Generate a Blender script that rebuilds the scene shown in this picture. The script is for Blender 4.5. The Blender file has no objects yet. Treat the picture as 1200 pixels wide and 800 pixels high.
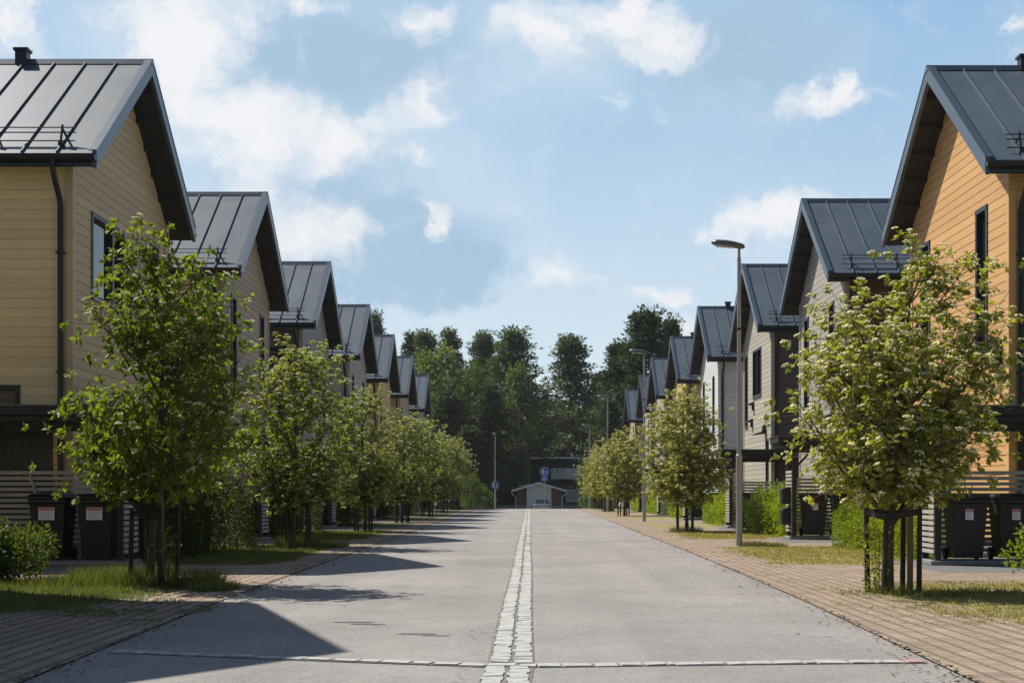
import bpy, math, random
import numpy as np
from mathutils import Vector

D = bpy.data
S = bpy.context.scene
COL = S.collection
R = math.radians
F = 1700.0            # focal length in pixels of the 1200 px wide photograph

# ------------------------------------------------------------------ camera
cam = D.cameras.new('camera'); camo = D.objects.new('camera', cam); COL.objects.link(camo)
camo.location = (0, 0, 1.2); camo.rotation_euler = (R(90), 0, 0)
cam.sensor_width = 36; cam.sensor_fit = 'HORIZONTAL'; cam.lens = F / 1200 * 36
cam.shift_x = -21 / 1200; cam.shift_y = 176 / 1200
cam.clip_start = 0.1; cam.clip_end = 6000
S.camera = camo

# ------------------------------------------------------------------ light
SUN_EL, SUN_AZ = 52.5, -53.5          # azimuth from +Y, negative = to the left
sd = Vector((math.sin(R(SUN_AZ)) * math.cos(R(SUN_EL)), math.cos(R(SUN_AZ)) * math.cos(R(SUN_EL)), math.sin(R(SUN_EL))))
sl = D.lights.new('sun', 'SUN'); so = D.objects.new('sun', sl); COL.objects.link(so)
sl.energy = 5.0; sl.angle = R(0.5); sl.color = (1.0, 0.93, 0.83)
so.rotation_euler = (-sd).to_track_quat('-Z', 'Y').to_euler(); so.location = (-20, 10, 40)

S.view_settings.view_transform = 'Standard'; S.view_settings.look = 'None'
S.view_settings.exposure = 0.25; S.view_settings.gamma = 1; S.view_settings.use_curve_mapping = False

W = D.worlds.new('World'); S.world = W; W.use_nodes = True
nt = W.node_tree; nt.nodes.clear()

def mk(nt, typ, **kw):
    n = nt.nodes.new(typ)
    for k, v in kw.items():
        if k in n.bl_rna.properties.keys(): setattr(n, k, v)
    return n

def math_n(nt, op, a, b=None, c=None, clamp=False):
    n = nt.nodes.new('ShaderNodeMath'); n.operation = op; n.use_clamp = clamp
    for i, v in enumerate((a, b, c)):
        if v is None: continue
        if isinstance(v, (int, float)): n.inputs[i].default_value = v
        else: nt.links.new(v, n.inputs[i])
    return n.outputs[0]

def sstep(nt, v, lo, hi, o0=0.0, o1=1.0):
    n = nt.nodes.new('ShaderNodeMapRange'); n.interpolation_type = 'SMOOTHSTEP'
    nt.links.new(v, n.inputs[0])
    for i, x in enumerate((lo, hi, o0, o1)): n.inputs[i + 1].default_value = x
    return n.outputs[0]

def mixc(nt, f, a, b, blend='MIX'):
    n = nt.nodes.new('ShaderNodeMix'); n.data_type = 'RGBA'; n.blend_type = blend
    if isinstance(f, (int, float)): n.inputs[0].default_value = f
    else: nt.links.new(f, n.inputs[0])
    for i, v in ((6, a), (7, b)):
        if isinstance(v, (tuple, list)): n.inputs[i].default_value = (*v[:3], 1)
        else: nt.links.new(v, n.inputs[i])
    return n.outputs[2]

def noise(nt, vec, scale, detail=4, rough=0.55, dist=0.0):
    n = nt.nodes.new('ShaderNodeTexNoise'); n.inputs['Scale'].default_value = scale
    n.inputs['Detail'].default_value = detail; n.inputs['Roughness'].default_value = rough
    n.inputs['Distortion'].default_value = dist
    if vec is not None: nt.links.new(vec, n.inputs['Vector'])
    return n

sky = mk(nt, 'ShaderNodeTexSky'); sky.sky_type = 'NISHITA'; sky.sun_disc = False
sky.sun_elevation = R(SUN_EL); sky.sun_rotation = R(SUN_AZ)
sky.altitude = 50; sky.air_density = 1.0; sky.dust_density = 0.7; sky.ozone_density = 1.3
tc = mk(nt, 'ShaderNodeTexCoord')
sep = mk(nt, 'ShaderNodeSeparateXYZ'); nt.links.new(tc.outputs['Generated'], sep.inputs[0])
yy = math_n(nt, 'MAXIMUM', math_n(nt, 'ABSOLUTE', sep.outputs[1]), 0.12)
uu = math_n(nt, 'DIVIDE', sep.outputs[0], yy); vv = math_n(nt, 'DIVIDE', sep.outputs[2], yy)
uv = mk(nt, 'ShaderNodeCombineXYZ'); nt.links.new(uu, uv.inputs[0]); nt.links.new(vv, uv.inputs[1])
nz = noise(nt, uv.outputs[0], 14, 7, 0.6)
vs = mk(nt, 'ShaderNodeVectorMath'); vs.operation = 'SUBTRACT'; nt.links.new(nz.outputs['Color'], vs.inputs[0]); vs.inputs[1].default_value = (.5, .5, .5)
vm = mk(nt, 'ShaderNodeVectorMath'); vm.operation = 'MULTIPLY'; nt.links.new(vs.outputs[0], vm.inputs[0]); vm.inputs[1].default_value = (.075, .055, 0)
va = mk(nt, 'ShaderNodeVectorMath'); va.operation = 'ADD'; nt.links.new(uv.outputs[0], va.inputs[0]); nt.links.new(vm.outputs[0], va.inputs[1])
nzf = noise(nt, uv.outputs[0], 55, 8, 0.65)
vs2 = mk(nt, 'ShaderNodeVectorMath'); vs2.operation = 'SUBTRACT'; nt.links.new(nzf.outputs['Color'], vs2.inputs[0]); vs2.inputs[1].default_value = (.5, .5, .5)
vm2 = mk(nt, 'ShaderNodeVectorMath'); vm2.operation = 'MULTIPLY'; nt.links.new(vs2.outputs[0], vm2.inputs[0]); vm2.inputs[1].default_value = (.026, .018, 0)
va2 = mk(nt, 'ShaderNodeVectorMath'); va2.operation = 'ADD'; nt.links.new(va.outputs[0], va2.inputs[0]); nt.links.new(vm2.outputs[0], va2.inputs[1])
WUV = va2.outputs[0]
def blobs(lst):
    acc = None
    for (px, py, rx, ry, w) in lst:
        m = mk(nt, 'ShaderNodeMapping'); m.vector_type = 'TEXTURE'
        m.inputs['Location'].default_value = ((px - 621) / F, (576 - py) / F, 0)
        m.inputs['Scale'].default_value = (rx * 1.35 / F, ry * 1.35 / F, 1)
        nt.links.new(WUV, m.inputs['Vector'])
        g = mk(nt, 'ShaderNodeTexGradient'); g.gradient_type = 'SPHERICAL'; nt.links.new(m.outputs[0], g.inputs[0])
        x = math_n(nt, 'MULTIPLY', g.outputs['Fac'], w)
        acc = x if acc is None else math_n(nt, 'ADD', acc, x)
    return acc
white = [(8, 20, 48, 80, 1.6), (215, 30, 90, 62, 1.7), (190, 85, 55, 60, 1.2), (250, 140, 85, 55, 1.35), (330, 140, 95, 40, 1.1),
         (400, 165, 75, 38, 1.1), (300, 205, 80, 40, .8), (345, 275, 95, 48, 1.2), (405, 265, 55, 42, .8), (500, 105, 30, 36, 1.4), (465, 130, 40, 28, .8),
         (492, 178, 20, 13, 1.3), (521, 258, 14, 22, 1.3), (508, 240, 14, 14, .8), (640, 38, 52, 46, 1.6), (590, 30, 36, 20, .8), (485, 24, 42, 22, 1.3),
         (345, 3, 50, 16, 1.3), (755, 30, 62, 44, 1.5), (720, 8, 40, 26, 1.0), (800, 60, 50, 30, .8), (960, 104, 55, 16, 1.3),
         (1010, 118, 46, 12, 1.1), (900, 118, 60, 14, .8), (985, 92, 22, 13, 1.0), (880, 256, 52, 28, 1.6), (925, 250, 35, 26, 1.1), (838, 264, 22, 12, 1.0),
         (957, 230, 28, 12, 1.1), (1000, 230, 16, 9, .9), (642, 318, 42, 20, 1.4), (700, 330, 18, 10, 1.1), (768, 342, 32, 15, 1.2), (800, 347, 20, 9, .8),
         (1190, 22, 24, 12, 1.3), (715, 122, 24, 8, .9), (790, 382, 40, 16, 1.1), (785, 128, 18, 7, .7), (460, 360, 130, 30, .5)]
grey = [(430, 60, 170, 80, 1.0), (300, 70, 90, 60, .5), (400, 215, 150, 60, .8), (455, 300, 135, 62, 1.9), (505, 325, 70, 38, 1.2), (850, 62, 150, 62, 1.0),
        (930, 40, 90, 50, .5), (380, 330, 120, 30, .5)]
gb = blobs(grey); wb = blobs(white)
n2 = noise(nt, WUV, 34, 9, 0.64); n3 = noise(nt, WUV, 9, 5, 0.55)
gm = math_n(nt, 'ADD', gb, math_n(nt, 'MULTIPLY', math_n(nt, 'SUBTRACT', n3.outputs['Fac'], 0.5), 1.2))
gm = sstep(nt, gm, 0.05, .95, 0, .85)
wm = math_n(nt, 'ADD', wb, math_n(nt, 'MULTIPLY', math_n(nt, 'SUBTRACT', n2.outputs['Fac'], 0.50), 2.9))
wm = sstep(nt, wm, 0.05, 1.65, 0, .96)
# thin high veil
n4 = noise(nt, uv.outputs[0], 5, 6, 0.6)
veil = sstep(nt, n4.outputs['Fac'], .35, .8, 0.02, .22)
SKYK = 0.115
skc = mk(nt, 'ShaderNodeVectorMath'); skc.operation = 'SCALE'; nt.links.new(sky.outputs[0], skc.inputs[0]); skc.inputs['Scale'].default_value = 1.0
hz = sstep(nt, sep.outputs[2], 0.02, 0.36, 0, 1)
air = mixc(nt, hz, (5.1, 5.95, 6.5), (2.1, 3.75, 5.6))
c0 = mixc(nt, .82, skc.outputs[0], air)
c0 = mixc(nt, veil, c0, (5.2, 6.0, 6.6))
pb = blobs([(350, 110, 300, 190, 1.3), (440, 290, 190, 120, .9), (860, 60, 230, 90, .8), (640, 40, 120, 80, .6), (150, 10, 120, 120, .6), (900, 260, 150, 70, .5), (700, 330, 200, 50, .4)])
pb = math_n(nt, 'ADD', pb, math_n(nt, 'MULTIPLY', math_n(nt, 'SUBTRACT', n3.outputs['Fac'], 0.5), 1.0))
c0 = mixc(nt, sstep(nt, pb, .0, 1.1, 0, .7), c0, (4.6, 5.5, 6.3))
c1 = mixc(nt, gm, c0, (2.7, 3.95, 5.25))
c2 = mixc(nt, wm, c1, (6.6, 6.65, 6.8))
# the bank of bright cloud stands beyond the street; overhead and behind the sky is dimmed to deepen the shadows
front = math_n(nt, 'MULTIPLY', sstep(nt, sep.outputs[1], .15, .6), sstep(nt, sep.outputs[2], .75, .45))
clear = mk(nt, 'ShaderNodeVectorMath'); clear.operation = 'SCALE'; nt.links.new(sky.outputs[0], clear.inputs[0]); clear.inputs['Scale'].default_value = .55  # not clearer air: sky overhead and behind dimmed to deepen the shadows
c3 = mixc(nt, front, clear.outputs[0], c2)
c2 = c3
bg = mk(nt, 'ShaderNodeBackground'); nt.links.new(c2, bg.inputs[0]); bg.inputs[1].default_value = SKYK
wo = mk(nt, 'ShaderNodeOutputWorld'); nt.links.new(bg.outputs[0], wo.inputs[0])

# ------------------------------------------------------------------ mesh helpers
class MB:
    def __init__(s, flip=False): s.v = []; s.f = []; s.mi = []; s.flip = flip
    def quad(s, a, b, c, d, m=0):
        n = len(s.v); s.v += [a, b, c, d]; s.f.append((n, n + 1, n + 2, n + 3)); s.mi.append(m)
    def poly(s, pts, m=0):
        n = len(s.v); s.v += list(pts); s.f.append(tuple(range(n, n + len(pts)))); s.mi.append(m)
    def hexa(s, p, m=0):      # p: 8 points, bottom 4 then top 4
        n = len(s.v); s.v += list(p)
        for q in ((3, 2, 1, 0), (4, 5, 6, 7), (0, 1, 5, 4), (1, 2, 6, 5), (2, 3, 7, 6), (3, 0, 4, 7)):
            s.f.append(tuple(n + i for i in q)); s.mi.append(m)
    def box(s, x0, x1, y0, y1, z0, z1, m=0):
        s.hexa([(x0, y0, z0), (x1, y0, z0), (x1, y1, z0), (x0, y1, z0), (x0, y0, z1), (x1, y0, z1), (x1, y1, z1), (x0, y1, z1)], m)
    def bar(s, a, b, w, h=None, m=0, up=(0, 0, 1)):
        a = Vector(a); b = Vector(b); d = (b - a).normalized(); h = h or w
        x = d.cross(Vector(up))
        if x.length < 1e-4: x = d.cross(Vector((0, 1, 0)))
        x.normalize(); y = x.cross(d); x *= w / 2; y *= h / 2
        s.hexa([tuple(a - x - y), tuple(a + x - y), tuple(a + x + y), tuple(a - x + y),
                tuple(b - x - y), tuple(b + x - y), tuple(b + x + y), tuple(b - x + y)], m)
    def tube(s, pts, rad, n=8, m=0, cap=True):
        pts = [Vector(p) for p in pts]
        if not isinstance(rad, (list, tuple)): rad = [rad] * len(pts)
        base = len(s.v); px = None
        for i, p in enumerate(pts):
            d = (pts[min(i + 1, len(pts) - 1)] - pts[max(i - 1, 0)]).normalized()
            x = d.cross(Vector((0, 0, 1))) if px is None else px - d * px.dot(d)
            if x.length < 1e-3: x = d.cross(Vector((0, 1, 0)))
            x.normalize(); px = x; y = d.cross(x)
            for k in range(n):
                a = 2 * math.pi * k / n
                q = p + (x * math.cos(a) + y * math.sin(a)) * rad[i]; s.v.append(tuple(q))
        for i in range(len(pts) - 1):
            for k in range(n):
                a = base + i * n + k; b = base + i * n + (k + 1) % n
                s.f.append((a, b, b + n, a + n)); s.mi.append(m)
        if cap:
            s.f.append(tuple(base + k for k in reversed(range(n)))); s.mi.append(m)
            e = base + (len(pts) - 1) * n
            s.f.append(tuple(e + k for k in range(n))); s.mi.append(m)
    def loft(s, rings, m=0, cap=True):
        base = len(s.v); n = len(rings[0])
        for r in rings: s.v += [tuple(p) for p in r]
        for i in range(len(rings) - 1):
            for k in range(n):
                a = base + i * n + k; b = base + i * n + (k + 1) % n
                s.f.append((a, b, b + n, a + n)); s.mi.append(m)
        if cap:
            s.f.append(tuple(base + k for k in reversed(range(n)))); s.mi.append(m)
            e = base + (len(rings) - 1) * n; s.f.append(tuple(e + k for k in range(n))); s.mi.append(m)
    def build(s, name, mats, parent=None, smooth=False, bevel=0, seg=1):
        me = D.meshes.new(name)
        f = [tuple(reversed(q)) for q in s.f] if s.flip else s.f
        me.from_pydata([tuple(p) for p in s.v], [], f)
        if not isinstance(mats, (list, tuple)): mats = [mats]
        for m in mats: me.materials.append(m)
        if len(mats) > 1: me.polygons.foreach_set('material_index', s.mi)
        if smooth: me.polygons.foreach_set('use_smooth', [True] * len(me.polygons))
        me.update()
        o = D.objects.new(name, me); COL.objects.link(o)
        if parent is not None: o.parent = parent
        if bevel:
            b = o.modifiers.new('bevel', 'BEVEL'); b.width = bevel; b.segments = seg; b.limit_method = 'ANGLE'
        return o

def np_mesh(name, V, Fc, mat, parent=None, smooth=False, attr=None):
    me = D.meshes.new(name); k = Fc.shape[1]
    me.vertices.add(len(V)); me.vertices.foreach_set('co', np.asarray(V, dtype=np.float32).ravel())
    me.loops.add(Fc.size); me.loops.foreach_set('vertex_index', Fc.ravel().astype(np.int32))
    me.polygons.add(len(Fc)); me.polygons.foreach_set('loop_start', np.arange(0, Fc.size, k, dtype=np.int32))
    if smooth: me.polygons.foreach_set('use_smooth', np.ones(len(Fc), dtype=bool))
    me.update(); me.validate()
    if attr is not None:
        for nm, vals in attr.items():
            at = me.attributes.new(nm, 'FLOAT', 'POINT'); at.data.foreach_set('value', np.asarray(vals, dtype=np.float32))
    me.materials.append(mat)
    o = D.objects.new(name, me); COL.objects.link(o)
    if parent is not None: o.parent = parent
    return o

def tag(o, label=None, cat=None, group=None, kind=None):
    if label: o['label'] = label
    if cat: o['category'] = cat
    if group: o['group'] = group
    if kind: o['kind'] = kind
    return o

def empty(name, loc, rz=0, **kw):
    o = D.objects.new(name, None); COL.objects.link(o); o.location = loc; o.rotation_euler = (0, 0, rz)
    o.empty_display_size = .3
    return tag(o, **kw)

def kids(o): return [c for c in D.objects if c.parent == o]
def copy_tree(o, parent=None, kd=None):
    if kd is None:
        kd = {}
        for c in D.objects:
            if c.parent: kd.setdefault(c.parent.name, []).append(c)
    c = o.copy(); COL.objects.link(c)
    if parent is not None: c.parent = parent
    for ch in kd.get(o.name, []): copy_tree(ch, c, kd)
    return c

# ------------------------------------------------------------------ materials
def new_mat(name):
    m = D.materials.new(name); m.use_nodes = True
    t = m.node_tree; b = t.nodes['Principled BSDF']
    return m, t, b

def objco(t):
    n = t.nodes.new('ShaderNodeTexCoord'); return n.outputs['Object']

def simple(name, col, rough=.6, metal=0.0, var=.12, scale=6, bump=0.0, bscale=60, spec=.5, coat=0):
    m, t, b = new_mat(name); co = objco(t)
    n = noise(t, co, scale, 5, .6)
    v = t.nodes.new('ShaderNodeMapRange'); t.links.new(n.outputs['Fac'], v.inputs[0])
    v.inputs[1].default_value = .25; v.inputs[2].default_value = .75; v.inputs[3].default_value = 1 - var; v.inputs[4].default_value = 1 + var
    mm = t.nodes.new('ShaderNodeVectorMath'); mm.operation = 'SCALE'; mm.inputs[0].default_value = col; t.links.new(v.outputs[0], mm.inputs['Scale'])
    t.links.new(mm.outputs[0], b.inputs['Base Color'])
    b.inputs['Roughness'].default_value = rough; b.inputs['Metallic'].default_value = metal
    b.inputs['Specular IOR Level'].default_value = spec; b.inputs['Coat Weight'].default_value = coat
    if bump:
        n2 = noise(t, co, bscale, 4, .6); bp = t.nodes.new('ShaderNodeBump'); bp.inputs['Strength'].default_value = bump; bp.inputs['Distance'].default_value = .01
        t.links.new(n2.outputs['Fac'], bp.inputs['Height']); t.links.new(bp.outputs[0], b.inputs['Normal'])
    return m

def wood_paint(name, col, var=.14):
    m, t, b = new_mat(name); co = objco(t)
    # each board (0.165 m) a little different, with faint grain and weathering streaks
    sp = t.nodes.new('ShaderNodeSeparateXYZ'); t.links.new(co, sp.inputs[0])
    row = math_n(t, 'FLOOR', math_n(t, 'DIVIDE', sp.outputs[2], .165))
    wn = t.nodes.new('ShaderNodeTexWhiteNoise'); wn.noise_dimensions = '1D'; t.links.new(row, wn.inputs['W'])
    mp = t.nodes.new('ShaderNodeMapping'); mp.inputs['Scale'].default_value = (1.2, 1.2, 45); t.links.new(co, mp.inputs[0])
    g = noise(t, mp.outputs[0], 3, 5, .65)
    st = noise(t, co, .8, 4, .6)
    f = math_n(t, 'ADD', math_n(t, 'MULTIPLY', wn.outputs['Value'], var), math_n(t, 'MULTIPLY', g.outputs['Fac'], var * 1.4))
    f = math_n(t, 'ADD', f, math_n(t, 'MULTIPLY', st.outputs['Fac'], var * 1.6))
    f = math_n(t, 'ADD', f, 1 - var * 2.0)
    mm = t.nodes.new('ShaderNodeVectorMath'); mm.operation = 'SCALE'; mm.inputs[0].default_value = col; t.links.new(f, mm.inputs['Scale'])
    t.links.new(mm.outputs[0], b.inputs['Base Color']); b.inputs['Roughness'].default_value = .62; b.inputs['Specular IOR Level'].default_value = .3
    bp = t.nodes.new('ShaderNodeBump'); bp.inputs['Strength'].default_value = .25; bp.inputs['Distance'].default_value = .004
    t.links.new(g.outputs['Fac'], bp.inputs['Height']); t.links.new(bp.outputs[0], b.inputs['Normal'])
    return m

def leaf_mat(name, c1, c2, trans=.45, rough=.5, sc=2.5):
    m, t, b = new_mat(name); co = objco(t)
    n = noise(t, co, sc, 3, .6); n2 = noise(t, co, sc * 9, 2, .5)
    f = math_n(t, 'ADD', math_n(t, 'MULTIPLY', n.outputs['Fac'], .6), math_n(t, 'MULTIPLY', n2.outputs['Fac'], .6))
    f = sstep(t, f, .35, .85)
    c = mixc(t, f, c1, c2)
    t.links.new(c, b.inputs['Base Color']); b.inputs['Roughness'].default_value = rough; b.inputs['Specular IOR Level'].default_value = .35
    tr = t.nodes.new('ShaderNodeBsdfTranslucent')
    tcx = mixc(t, 1.0, c, (1.45, 1.5, .55), 'MULTIPLY'); t.links.new(tcx, tr.inputs['Color'])
    mx = t.nodes.new('ShaderNodeMixShader'); mx.inputs[0].default_value = trans
    t.links.new(b.outputs[0], mx.inputs[1]); t.links.new(tr.outputs[0], mx.inputs[2])
    t.links.new(mx.outputs[0], t.nodes['Material Output'].inputs['Surface'])
    return m

def asphalt(name, base, speck=.35):
    m, t, b = new_mat(name); co = objco(t)
    n1 = noise(t, co, .35, 5, .6); n2 = noise(t, co, 48, 3, .75); n3 = noise(t, co, 3, 6, .65)
    mp = t.nodes.new('ShaderNodeMapping'); mp.inputs['Scale'].default_value = (1.1, .05, 1); t.links.new(co, mp.inputs[0])
    n4 = noise(t, mp.outputs[0], 1.4, 3, .5)      # worn wheel tracks along the street
    f = math_n(t, 'MULTIPLY', math_n(t, 'SUBTRACT', n1.outputs['Fac'], .5), .8)
    f = math_n(t, 'ADD', f, math_n(t, 'MULTIPLY', math_n(t, 'SUBTRACT', n2.outputs['Fac'], .5), speck * 2))
    f = math_n(t, 'ADD', f, math_n(t, 'MULTIPLY', math_n(t, 'SUBTRACT', n3.outputs['Fac'], .5), .32))
    f = math_n(t, 'ADD', f, math_n(t, 'MULTIPLY', math_n(t, 'SUBTRACT', n4.outputs['Fac'], .5), .42))
    n5 = noise(t, co, 14, 5, .8); f = math_n(t, 'ADD', f, math_n(t, 'MULTIPLY', math_n(t, 'SUBTRACT', n5.outputs['Fac'], .5), speck * 1.3))
    f = math_n(t, 'ADD', f, 1.0)
    vo = t.nodes.new('ShaderNodeTexVoronoi'); vo.feature = 'DISTANCE_TO_EDGE'; vo.inputs['Scale'].default_value = .22
    nzz = noise(t, co, 1.3, 5, .6); dd = t.nodes.new('ShaderNodeVectorMath'); dd.operation = 'ADD'; t.links.new(co, dd.inputs[0]); t.links.new(nzz.outputs['Color'], dd.inputs[1])
    t.links.new(dd.outputs[0], vo.inputs['Vector'])
    crack = sstep(t, vo.outputs['Distance'], 0.0, .005, .62, 1.0)
    gate = sstep(t, n3.outputs['Fac'], .44, .52, 0, 1)
    crack = math_n(t, 'ADD', math_n(t, 'MULTIPLY', crack, gate), math_n(t, 'SUBTRACT', 1.0, gate))
    f = math_n(t, 'MULTIPLY', f, crack)
    mm = t.nodes.new('ShaderNodeVectorMath'); mm.operation = 'SCALE'; mm.inputs[0].default_value = base; t.links.new(f, mm.inputs['Scale'])
    t.links.new(mm.outputs[0], b.inputs['Base Color']); b.inputs['Roughness'].default_value = .85; b.inputs['Specular IOR Level'].default_value = .3
    bp = t.nodes.new('ShaderNodeBump'); bp.inputs['Strength'].default_value = .5; bp.inputs['Distance'].default_value = .006
    t.links.new(n2.outputs['Fac'], bp.inputs['Height']); t.links.new(bp.outputs[0], b.inputs['Normal'])
    return m

def verge_mat(name, dry):
    m, t, b = new_mat(name); co = objco(t)
    at = t.nodes.new('ShaderNodeAttribute'); at.attribute_name = 'grass'; g = at.outputs['Fac']
    mp = t.nodes.new('ShaderNodeMapping'); mp.inputs['Rotation'].default_value = (0, 0, 0); t.links.new(co, mp.inputs[0])
    br = t.nodes.new('ShaderNodeTexBrick'); t.links.new(mp.outputs[0], br.inputs['Vector'])
    br.inputs['Scale'].default_value = 1.0; br.inputs['Brick Width'].default_value = .165; br.inputs['Row Height'].default_value = .135
    br.offset = 0.0
    br.inputs['Mortar Size'].default_value = .013; br.inputs['Mortar Smooth'].default_value = .3; br.inputs['Bias'].default_value = 0
    br.inputs['Color1'].default_value = (.40, .32, .265, 1); br.inputs['Color2'].default_value = (.32, .26, .22, 1); br.inputs['Mortar'].default_value = (.20, .155, .12, 1)
    # open joints along the street, filled with moss
    sp = t.nodes.new('ShaderNodeSeparateXYZ'); t.links.new(co, sp.inputs[0])
    wob = noise(t, co, 5, 3, .6)
    jx = math_n(t, 'FRACT', math_n(t, 'ADD', math_n(t, 'DIVIDE', sp.outputs[0], .165), math_n(t, 'MULTIPLY', math_n(t, 'SUBTRACT', wob.outputs['Fac'], .5), .22)))
    jd = math_n(t, 'ABSOLUTE', math_n(t, 'SUBTRACT', jx, .5))       # .5 at the joint
    nn = noise(t, co, 2.2, 6, .65); nf = noise(t, co, 24, 4, .7)
    jw = math_n(t, 'SUBTRACT', .475, math_n(t, 'MULTIPLY', math_n(t, 'ADD', math_n(t, 'MULTIPLY', math_n(t, 'SUBTRACT', nn.outputs['Fac'], .35), .30), math_n(t, 'MULTIPLY', g, .36)), 1.0))
    joint = math_n(t, 'SUBTRACT', jd, jw); joint = math_n(t, 'ADD', joint, math_n(t, 'MULTIPLY', math_n(t, 'SUBTRACT', nf.outputs['Fac'], .5), .38))
    joint = sstep(t, joint, 0, .06)
    mosscol = mixc(t, nf.outputs['Fac'], (.10, .095, .045), (.21, .18, .085) if dry else (.09, .10, .035))
    stain = mixc(t, sstep(t, nn.outputs['Fac'], .35, .7), (.78, .74, .7), (1.08, 1.06, 1.03))
    pav = mixc(t, 1.0, br.outputs['Color'], stain, 'MULTIPLY')
    c = mixc(t, math_n(t, 'MULTIPLY', joint, .55), pav, mosscol)
    gs = math_n(t, 'ADD', g, math_n(t, 'MULTIPLY', math_n(t, 'SUBTRACT', nn.outputs['Fac'], .5), .9))
    gs = math_n(t, 'ADD', gs, math_n(t, 'MULTIPLY', math_n(t, 'SUBTRACT', nf.outputs['Fac'], .5), .5))
    gm_ = sstep(t, gs, .42, .62)
    gc = mixc(t, sstep(t, nn.outputs['Fac'], .35, .65), (.23, .19, .08) if dry else (.10, .115, .035), (.12, .13, .04) if dry else (.055, .085, .022))
    gc = mixc(t, nf.outputs['Fac'], gc, (.34, .29, .15) if dry else (.10, .12, .05))
    c = mixc(t, gm_, c, gc)
    a2 = t.nodes.new('ShaderNodeAttribute'); a2.attribute_name = 'pad'
    pc = mixc(t, noise(t, co, 60, 3, .7).outputs['Fac'], (.11, .11, .115), (.23, .225, .22))
    c = mixc(t, sstep(t, a2.outputs['Fac'], .45, .55), c, pc)
    t.links.new(c, b.inputs['Base Color']); b.inputs['Roughness'].default_value = .9; b.inputs['Specular IOR Level'].default_value = .2
    h = math_n(t, 'SUBTRACT', math_n(t, 'MULTIPLY', nf.outputs['Fac'], .6), math_n(t, 'MULTIPLY', joint, .7))
    bp = t.nodes.new('ShaderNodeBump'); bp.inputs['Strength'].default_value = .7; bp.inputs['Distance'].default_value = .012
    t.links.new(h, bp.inputs['Height']); t.links.new(bp.outputs[0], b.inputs['Normal'])
    return m

def grass_ground(name):
    m, t, b = new_mat(name); co = objco(t)
    n = noise(t, co, .25, 6, .65); n2 = noise(t, co, 12, 5, .7)
    c = mixc(t, n.outputs['Fac'], (.045, .075, .02), (.12, .12, .045)); c = mixc(t, n2.outputs['Fac'], c, (.16, .15, .07))
    t.links.new(c, b.inputs['Base Color']); b.inputs['Roughness'].default_value = .9
    return m

def metal_roof(name):
    m, t, b = new_mat(name); co = objco(t)
    n = noise(t, co, .9, 4, .55, .6); n2 = noise(t, co, 7, 5, .6)
    f = sstep(t, n.outputs['Fac'], .3, .7)
    c = mixc(t, f, (.068, .096, .128), (.085, .118, .152)); c = mixc(t, math_n(t, 'MULTIPLY', n2.outputs['Fac'], .1), c, (.15, .175, .20))
    t.links.new(c, b.inputs['Base Color']); b.inputs['Metallic'].default_value = .08
    t.links.new(sstep(t, n.outputs['Fac'], .3, .7, .46, .54), b.inputs['Roughness'])
    mp = t.nodes.new('ShaderNodeMapping'); mp.inputs['Scale'].default_value = (5, .35, .35); t.links.new(co, mp.inputs[0]); n6 = noise(t, mp.outputs[0], 2.2, 5, .65)
    c = mixc(t, sstep(t, n6.outputs['Fac'], .5, .75, 0, .35), c, (.14, .15, .16)); t.links.new(c, b.inputs['Base Color'])
    b.inputs['Specular IOR Level'].default_value = .24
    bp = t.nodes.new('ShaderNodeBump'); bp.inputs['Strength'].default_value = .02; bp.inputs['Distance'].default_value = .02
    t.links.new(n.outputs['Fac'], bp.inputs['Height']); t.links.new(bp.outputs[0], b.inputs['Normal'])
    return m

def glass_mat(name):
    m, t, b = new_mat(name); co = objco(t); n = noise(t, co, .8, 2, .5)
    b.inputs['Base Color'].default_value = (.012, .016, .02, 1); b.inputs['Roughness'].default_value = .04
    b.inputs['Specular IOR Level'].default_value = .8
    bp = t.nodes.new('ShaderNodeBump'); bp.inputs['Strength'].default_value = .05; bp.inputs['Distance'].default_value = .02
    t.links.new(n.outputs['Fac'], bp.inputs['Height']); t.links.new(bp.outputs[0], b.inputs['Normal'])
    return m

def brick_mat(name, c1, c2):
    m, t, b = new_mat(name); co = objco(t)
    mp = t.nodes.new('ShaderNodeMapping'); mp.inputs['Rotation'].default_value = (R(90), 0, 0); t.links.new(co, mp.inputs[0])
    br = t.nodes.new('ShaderNodeTexBrick'); t.links.new(mp.outputs[0], br.inputs['Vector']); br.inputs['Scale'].default_value = 1
    br.inputs['Brick Width'].default_value = .28; br.inputs['Row Height'].default_value = .085; br.inputs['Mortar Size'].default_value = .008
    br.inputs['Color1'].default_value = (*c1, 1); br.inputs['Color2'].default_value = (*c2, 1); br.inputs['Mortar'].default_value = (.2, .18, .17, 1)
    t.links.new(br.outputs['Color'], b.inputs['Base Color']); b.inputs['Roughness'].default_value = .85
    return m

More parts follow.
